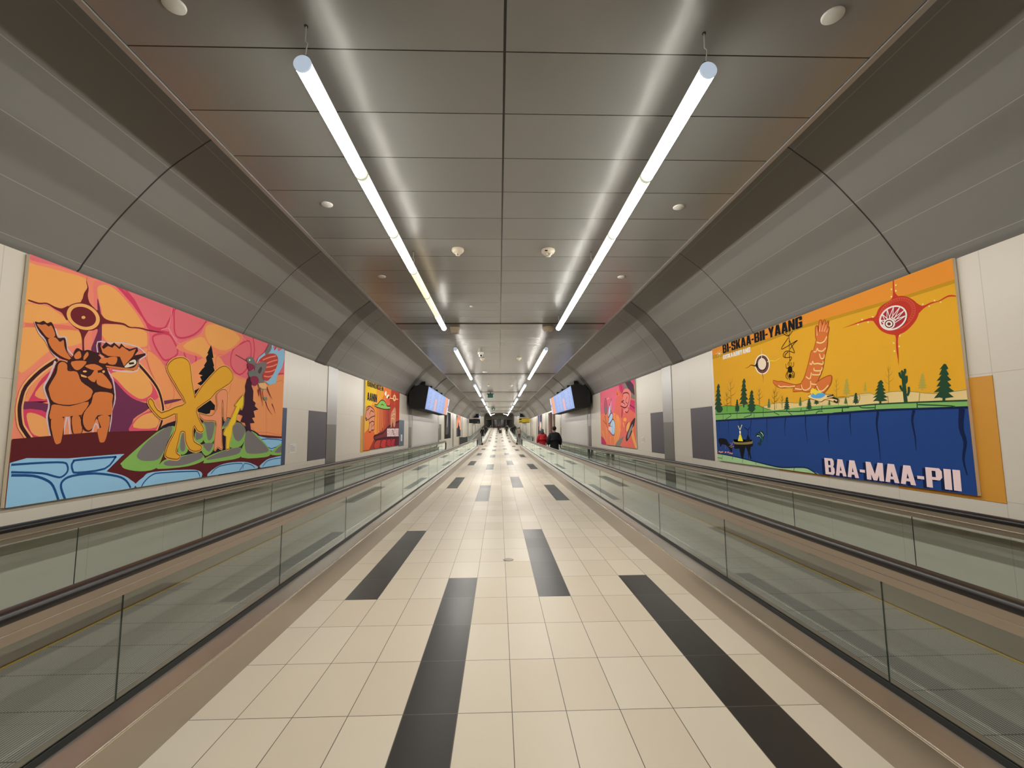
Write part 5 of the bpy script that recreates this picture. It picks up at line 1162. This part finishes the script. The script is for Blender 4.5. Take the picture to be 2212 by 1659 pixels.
# ---------------------------------------------------------------- overhead signs
def oversign(x0, x1, z0, z1, y, face, marks, label):
    t = thing('overhead_sign', label, 'sign', ((x0+x1)/2, y, z0)); W, H = (x1-x0)/2, z1-z0
    MB().box(-W, W, 0, .18, 0, H).build('panel', face, t, bevel=.01)
    for n, m, a, c, e, f in marks: MB().box(-W+2*W*a, -W+2*W*c, -.006, 0, H*e, H*f).build(n, m, t)
    for e in (-.8,.8): MB().tube([(W*e,.09,H),(W*e,.09,H+.75)], .02, 8).build('hanger', m_trim, t)
    MB().box(-W, W, .0, .22, H+.06, H+.16).build('top_channel', m_post, t)
m_navy = mat('sign_navy', (.008,.010,.02), .35); m_sy = mat('sign_yellow', (.62,.45,.02), .45, emit=(.62,.45,.02), es=.06)
oversign(-3.70, -2.33, 2.47, 2.96, 57.0, m_navy, [('lower_strip', m_dark, .4, 1, -.12, .02), ('amber_marking', mat('amber', (.35,.22,.08), .5), .75, .92, .15, .3)], 'dark overhead direction sign at the end of the left wall')
oversign(2.47, 3.84, 2.47, 3.02, 57.0, m_sy, [('black_pictogram', m_dark, .05, .27, .62, .9), ('black_strip', m_dark, .05, .3, .14, .3), ('black_marking', m_dark, .62, .97, .02, .14), ('grey_strip', mat('sg', (.12,.11,.08), .5), .3, .62, -.1, .1)], 'yellow overhead direction sign at the end of the right wall')
m_green = mat('exit_green', (.006,.06,.035), .5, emit=(.01,.22,.12), es=.03)
def exitsign(x, y, white, label):
    t = thing('exit_sign', label, 'sign', (x, y, 3.50+lift(y)))
    MB().box(-.16, .16, 0, .05, 0, .21).build('lit_panel', m_green, t, bevel=.004); MB().box(-.21, .21, -.01, .06, .21, .25).build('housing', m_box, t); MB().box(-.03, .03, .0, .05, .25, .32).build('stem', m_box, t)
    if white: MB().ball((.02,-.004,.165), (.018,.004,.018)).add([(-.05,-.004,.03),(-.02,-.004,.03),(.02,-.004,.09),(.06,-.004,.04),(.08,-.004,.05),(.05,-.004,.13),(0,-.004,.145),(-.04,-.004,.09)], [tuple(range(8))]).build('running_figure', m_scr5, t)
exitsign(-.50, 27.3, False, 'small green exit sign hanging from the ceiling, the nearer one'); exitsign(-.53, 44.5, True, 'tiny farther green exit sign with a white figure under the ceiling')
# ---------------------------------------------------------------- things on the ceiling and floor
def spr(x, y, label): tag(MB().lathe([(.0,-.012),(.05,-.011),(.056,-.007),(.057,0)], (x,y,ZC), 28).build('sprinkler_cover', mat('cover_grey', (.55,.54,.50), .45)), label, 'sprinkler cover', 'round sprinkler covers on the ceiling')
for x, y, l in ((-1.72,2.27,'at the top left of the picture'),(1.855,2.256,'at the top right of the picture'),(-1.714,4.43,'left of the left tubes, second from front'),(1.856,4.435,'right of the right tubes, second from front'),(-1.712,6.59,'left of the left tubes, third from front'),(1.838,6.58,'right of the right tubes, third from front')):
    spr(x, y, 'round grey ceiling cover, '+l)
def smoke(x, y, label, horn=False):
    t = thing('smoke_detector', label, 'smoke detector', (x, y, ZC)); s = 1.12 if horn else 1
    MB().lathe([(.075*s,0),(.078*s,-.018),(.07*s,-.035),(.05*s,-.055)], seg=28).build('base', m_cream, t)
    MB().lathe([(.048*s,-.05),(.032*s,-.068),(.028*s,-.082),(.012,-.088)], seg=24).build('sensor_chamber', m_cream, t)
    if horn:
        for a in (-.02,.02): MB().ball((a,-.045,-.07), .011).build('prong', mat('chrome', (.8,.8,.8), .15, 1.0), t)
        MB().box(-.05,-.015,-.078,-.07,-.045,-.03).build('indicator', m_dark, t)
    else: MB().ball((.0,-.03,-.08), .006).build('indicator', m_dark, t)
smoke(-.505, 5.557, 'cone-shaped cream smoke detector left of the ceiling centre line, nearest one'); smoke(.634, 5.574, 'larger cream detector with shiny prongs right of the ceiling centre line', True)
smoke(-.51, 14.3, 'cream smoke detector just beyond the ceiling camera'); smoke(.642, 14.23, 'cream smoke detector right of the centre line, level with the camera')
smoke(-.494, 22.9, 'far small cream smoke detector left of the centre line'); smoke(.627, 22.96, 'far small cream smoke detector right of the centre line')
tag(MB().lathe([(.09,0),(.092,-.02),(.08,-.03),(.0,-.031)], (-.54,17.62,ZC), 24).build('ceiling_disc', m_white), 'flat white round disc on the ceiling beyond the camera', 'ceiling disc')
tag(MB().lathe([(.03,0),(.028,-.015),(.0,-.02)], (-.495,8.2,ZC), 16).build('sprinkler', m_white), 'tiny white sprinkler head near the scuffed ceiling panel', 'sprinkler')
t = thing('ceiling_box', 'pale box on the ceiling beside the far end of the nearest left tubes', 'ceiling box', (-.96, 9.85, ZC))
MB().add([(-.11,0,0),(.11,0,0),(.11,.2,0),(-.11,.2,0),(-.08,.04,-.13),(.08,.04,-.13),(.08,.2,-.13),(-.08,.2,-.13)], [(0,1,5,4),(1,2,6,5),(2,3,7,6),(3,0,4,7),(4,5,6,7),(3,2,1,0)]).build('body', m_cream, t, bevel=.006); MB().box(-.06,.06,.05,.17,-.134,-.128).build('grille', mat('grille', (.35,.31,.26), .6), t)
t = thing('ceiling_dome', 'round pale dome beside the far end of the nearest right tubes', 'ceiling dome', (1.10, 9.9, ZC))
MB().lathe([(.125,0),(.13,-.03),(.115,-.07),(.08,-.10),(.03,-.11)], seg=28).build('dome', m_cream, t); MB().lathe([(.04,-.107),(.03,-.116)], seg=20).build('grille', mat('grille', (.35,.31,.26), .6), t)
t = thing('security_camera', 'white security camera with a dark lens under the ceiling', 'camera', (-.52, 13.2, ZC))
MB().lathe([(.085,0),(.085,-.05),(.07,-.06)], seg=24).build('mount', m_white, t); MB().ball((0,0,-.09), (.06,.06,.055)).build('housing', m_white, t); MB().ball((.01,-.035,-.10), (.032,.034,.032)).build('lens', m_box, t)
t = thing('floor_cover', 'round metal access cover set in the tiles on the floor', 'floor cover', (.107, 5.69, 0))
MB().lathe([(.062,.001),(.062,.003),(.056,.0035)], seg=32).build('rim', mat('rim_metal', (.35,.31,.25), .35, 1.0), t); MB().lathe([(.055,.001),(.054,.0042)], seg=32).build('lid', mat('lid_metal', (.30,.27,.22), .4, .8), t)
# barrier panel at the left end of the nearer walkway
t = thing('glass_barrier', 'low dark glass barrier panel past the end of the left walkway', 'barrier', (-3.3, 43.0, 0))
MB().box(-.38, .38, 0, .02, .12, .95).build('pane', mat('smoked_glass', (.08,.09,.095), .08), t)
for e in (-.4,.4): MB().box(e-.025, e+.025, -.015, .035, 0, 1.0).build('post', m_metal, t)
# ---------------------------------------------------------------- people
def skin(name, pts, edges, m, parent, root=0, sub=1):
    me = bpy.data.meshes.new(name); me.from_pydata([p[:3] for p in pts], edges, []); o = bpy.data.objects.new(name, me); COL.objects.link(o)
    o.modifiers.new('skin','SKIN'); sd = me.skin_vertices[0].data
    for i, p in enumerate(pts):
        r = p[3]; sd[i].radius = (r, r) if not isinstance(r, tuple) else r
        sd[i].use_root = (i == root)
    if sub: s = o.modifiers.new('sub','SUBSURF'); s.levels = sub; s.render_levels = sub
    dg = bpy.context.evaluated_depsgraph_get(); dg.update(); ev = o.evaluated_get(dg); m2 = bpy.data.meshes.new_from_object(ev)
    bpy.data.objects.remove(o); m2.name = name; m2.materials.clear(); m2.materials.append(m)
    for p in m2.polygons: p.use_smooth = True
    r = bpy.data.objects.new(name, m2); COL.objects.link(r); r.parent = parent; return r
m_skin = mat('skin', (.42,.26,.18), .5); m_eye = mat('eye', (.02,.015,.012), .2)
def person(label, loc, rz, H, coat, trouser, hair, stride=.0, long=False, hood=None, arm=0.0, bulk=1.0, hat=None):
    s = H/1.72; t = thing('person', label, 'person', loc); t.rotation_euler = (0,0,rz)
    V = []; E = []
    def v(x, y, z, r, to=None):
        V.append((x*s, y*s, z*s, r*s)); i = len(V)-1
        if to is not None: E.append((to, i))
        return i
    pel = v(0,0,.93,.125); sp = v(0,0,1.10,.115,pel); ch = v(0,0,1.28,.135,sp); nb = v(0,0,1.43,.07,ch); nk = v(0,.012,1.50,.052,nb); hd = v(0,.02,1.585,.078,nk); ht = v(0,.012,1.665,.066,hd)
    v(0,.105,1.575,.014,hd)
    for e in (-1,1): v(e*.082,.012,1.58,.016,hd)
    J = {}
    for e in (-1,1):
        a = arm*e; sh = v(e*.175,0,1.385,.058,ch); el = v(e*(.245+.02*bulk),-.04+.10*a,1.12,.045,sh); wr = v(e*.265,.05+.22*a,.89,.030,el); pm = v(e*.268,.075+.25*a,.82,.033,wr)
        for k in range(4):
            f1 = v(e*(.262+.004*k),.055+.016*k+.25*a,.775,.0095,pm); v(e*.252,.065+.016*k+.26*a,.735-.008*(k in (1,2)),.008,f1)
        th = v(e*.245,.115+.25*a,.81,.011,pm); v(e*.24,.13+.25*a,.78,.009,th)
        st = stride*e; hp = v(e*.09,0,.87,.085,pel); kn = v(e*.10,.03+st*.5,.49,.06,hp); an = v(e*.10,-.01+st,.10+abs(min(st,0))*.2,.042,kn); v(e*.115,.14+st,.04,.036,an)
        J[e] = (sh, el, wr, hp, kn, an)
    skin('body', V, E, m_skin, t)
    g = lambda i, r: (V[i][0], V[i][1], V[i][2], r*s)
    b = bulk; zb = .60 if long else .80
    Q = [(0,0,.93*s,.165*b*s),(0,0,1.12*s,.165*b*s),(0,0,1.30*s,.165*b*s),(0,0,1.44*s,.095*s),(0,.0,1.49*s,.075*s),(0,0,zb*s,.16*b*s)]; QE = [(0,1),(1,2),(2,3),(3,4),(0,5)]; Q[2] = (0,0,1.27*s,.175*b*s); Q[5] = (0,0,zb*s,(.185 if long else .165)*b*s)
    for e in (-1,1):
        sh, el, wr = J[e][:3]; n = len(Q); Q += [(e*.155*s,0,1.365*s,.080*b*s),(V[el][0]*.98,V[el][1],V[el][2],.078*b*s),(V[wr][0],V[wr][1],V[wr][2]+.01,.058*b*s)]; QE += [(3,n),(n,n+1),(n+1,n+2)]
    jk = skin('coat', Q, QE, mat('coat_'+coat, coat, .75), t)
    Tq = [(0,0,.90*s,.13*s)]; TE = []
    for e in (-1,1):
        hp, kn, an = J[e][3:]; n = len(Tq); Tq += [g(hp,.098), g(kn,.078), g(an,.062)]; TE += [(0,n),(n,n+1),(n+1,n+2)]
    skin('trousers', Tq, TE, mat('cloth_'+trouser, trouser, .8), t)
    for e in (-1,1):
        an = V[J[e][5]]; b_ = MB(); b_.ball((an[0], an[1]+.065*s, .045*s), (.05*s,.14*s,.045*s)); b_.build('shoe', mat('shoe', (.015,.013,.012), .5), t)
        MB().ball((e*.032*s,.092*s,1.60*s), .011*s, seg=8, ring=6).build('eye', m_eye, t)
    MB().box(-.022*s,.022*s,.088*s,.096*s,1.532*s,1.540*s).build('mouth', mat('lips', (.30,.12,.10), .5), t)
    if hood:
        MB().ball((0,-.015*s,1.50*s), (.12*s,.115*s,.10*s)).build('hood', mat('cloth_'+hood, hood, .85), t)
    hb = MB(); hb.ball((0,-.012*s,1.638*s), (.098*s,.105*s,.10*s), seg=14, ring=10); hb.build('hat' if hat else 'hair', mat('hair_'+(hat or hair), hat or hair, .7), t)
    return t
person('person in a red jacket with grey hood, seen from behind on the right walkway', (2.36,25.0,.004), .0, 1.60, 'a8121c', '23242b', '4c4a4a', hood='3a3a44', bulk=1.22, hat='55555c')
person('person in a long black coat standing on the right walkway, seen from behind', (2.44,20.2,.004), -.05, 1.70, '0d0d12', '101014', '0c0b0b', long=True, arm=.35, bulk=1.28)
def far(label, x, y, *a, **k): return person(label, (x, y, lift(y)+(.004)), *a, **k)
far('distant person in a dark maroon coat in the middle of the corridor', -.05, 86.0, math.pi, 1.72, '3a1d22', '1a1a20', '1a1412', stride=.15)
far('distant person in a long dark green coat on the tiles right of centre', 1.35, 80.0, 0, 1.75, '17221d', '2b2d2c', '14110f', long=True, stride=.12)
far('distant person in black at the left walkway, front one of two', -2.35, 66.0, 0, 1.74, '151317', '141418', '0f0d0c', stride=.1)
far('distant person in black farther along the left walkway', -2.15, 77.0, 0, 1.74, '1b1618', '1c1a1e', '0f0d0c', stride=.1)
far('distant person in black on the right walkway, just inside the inner rail', 2.15, 74.0, 0, 1.74, '121614', '18201c', '0f0d0c', stride=.1)
far('distant person in dark clothes on the right walkway behind the beige coat', 2.70, 80.0, 0, 1.76, '16181c', '1c221e', '0f0d0c', stride=.1)
far('distant person in a beige coat with black hair on the right walkway', 3.02, 68.0, 0, 1.66, 'b59c85', '16161a', '0e0c0b', stride=.1, bulk=1.1)
t = thing('suitcase', 'dark suitcase beside the distant person in maroon', 'suitcase', (.28, 85.6, lift(85.6)))
MB().box(-.24,.24,-.13,.13,.05,.62).build('shell', mat('case', (.02,.03,.026), .5), t, bevel=.03)
for e in (-.14,.14):
    MB().tube([(e,.1,.6),(e,.1,.98)], .01, 8).build('handle_tube', m_metal, t); MB().ball((e,0,.03), .03).build('wheel', m_box, t)
MB().tube([(-.15,.1,.98),(.15,.1,.98)], .014, 8).build('grip', m_box, t)
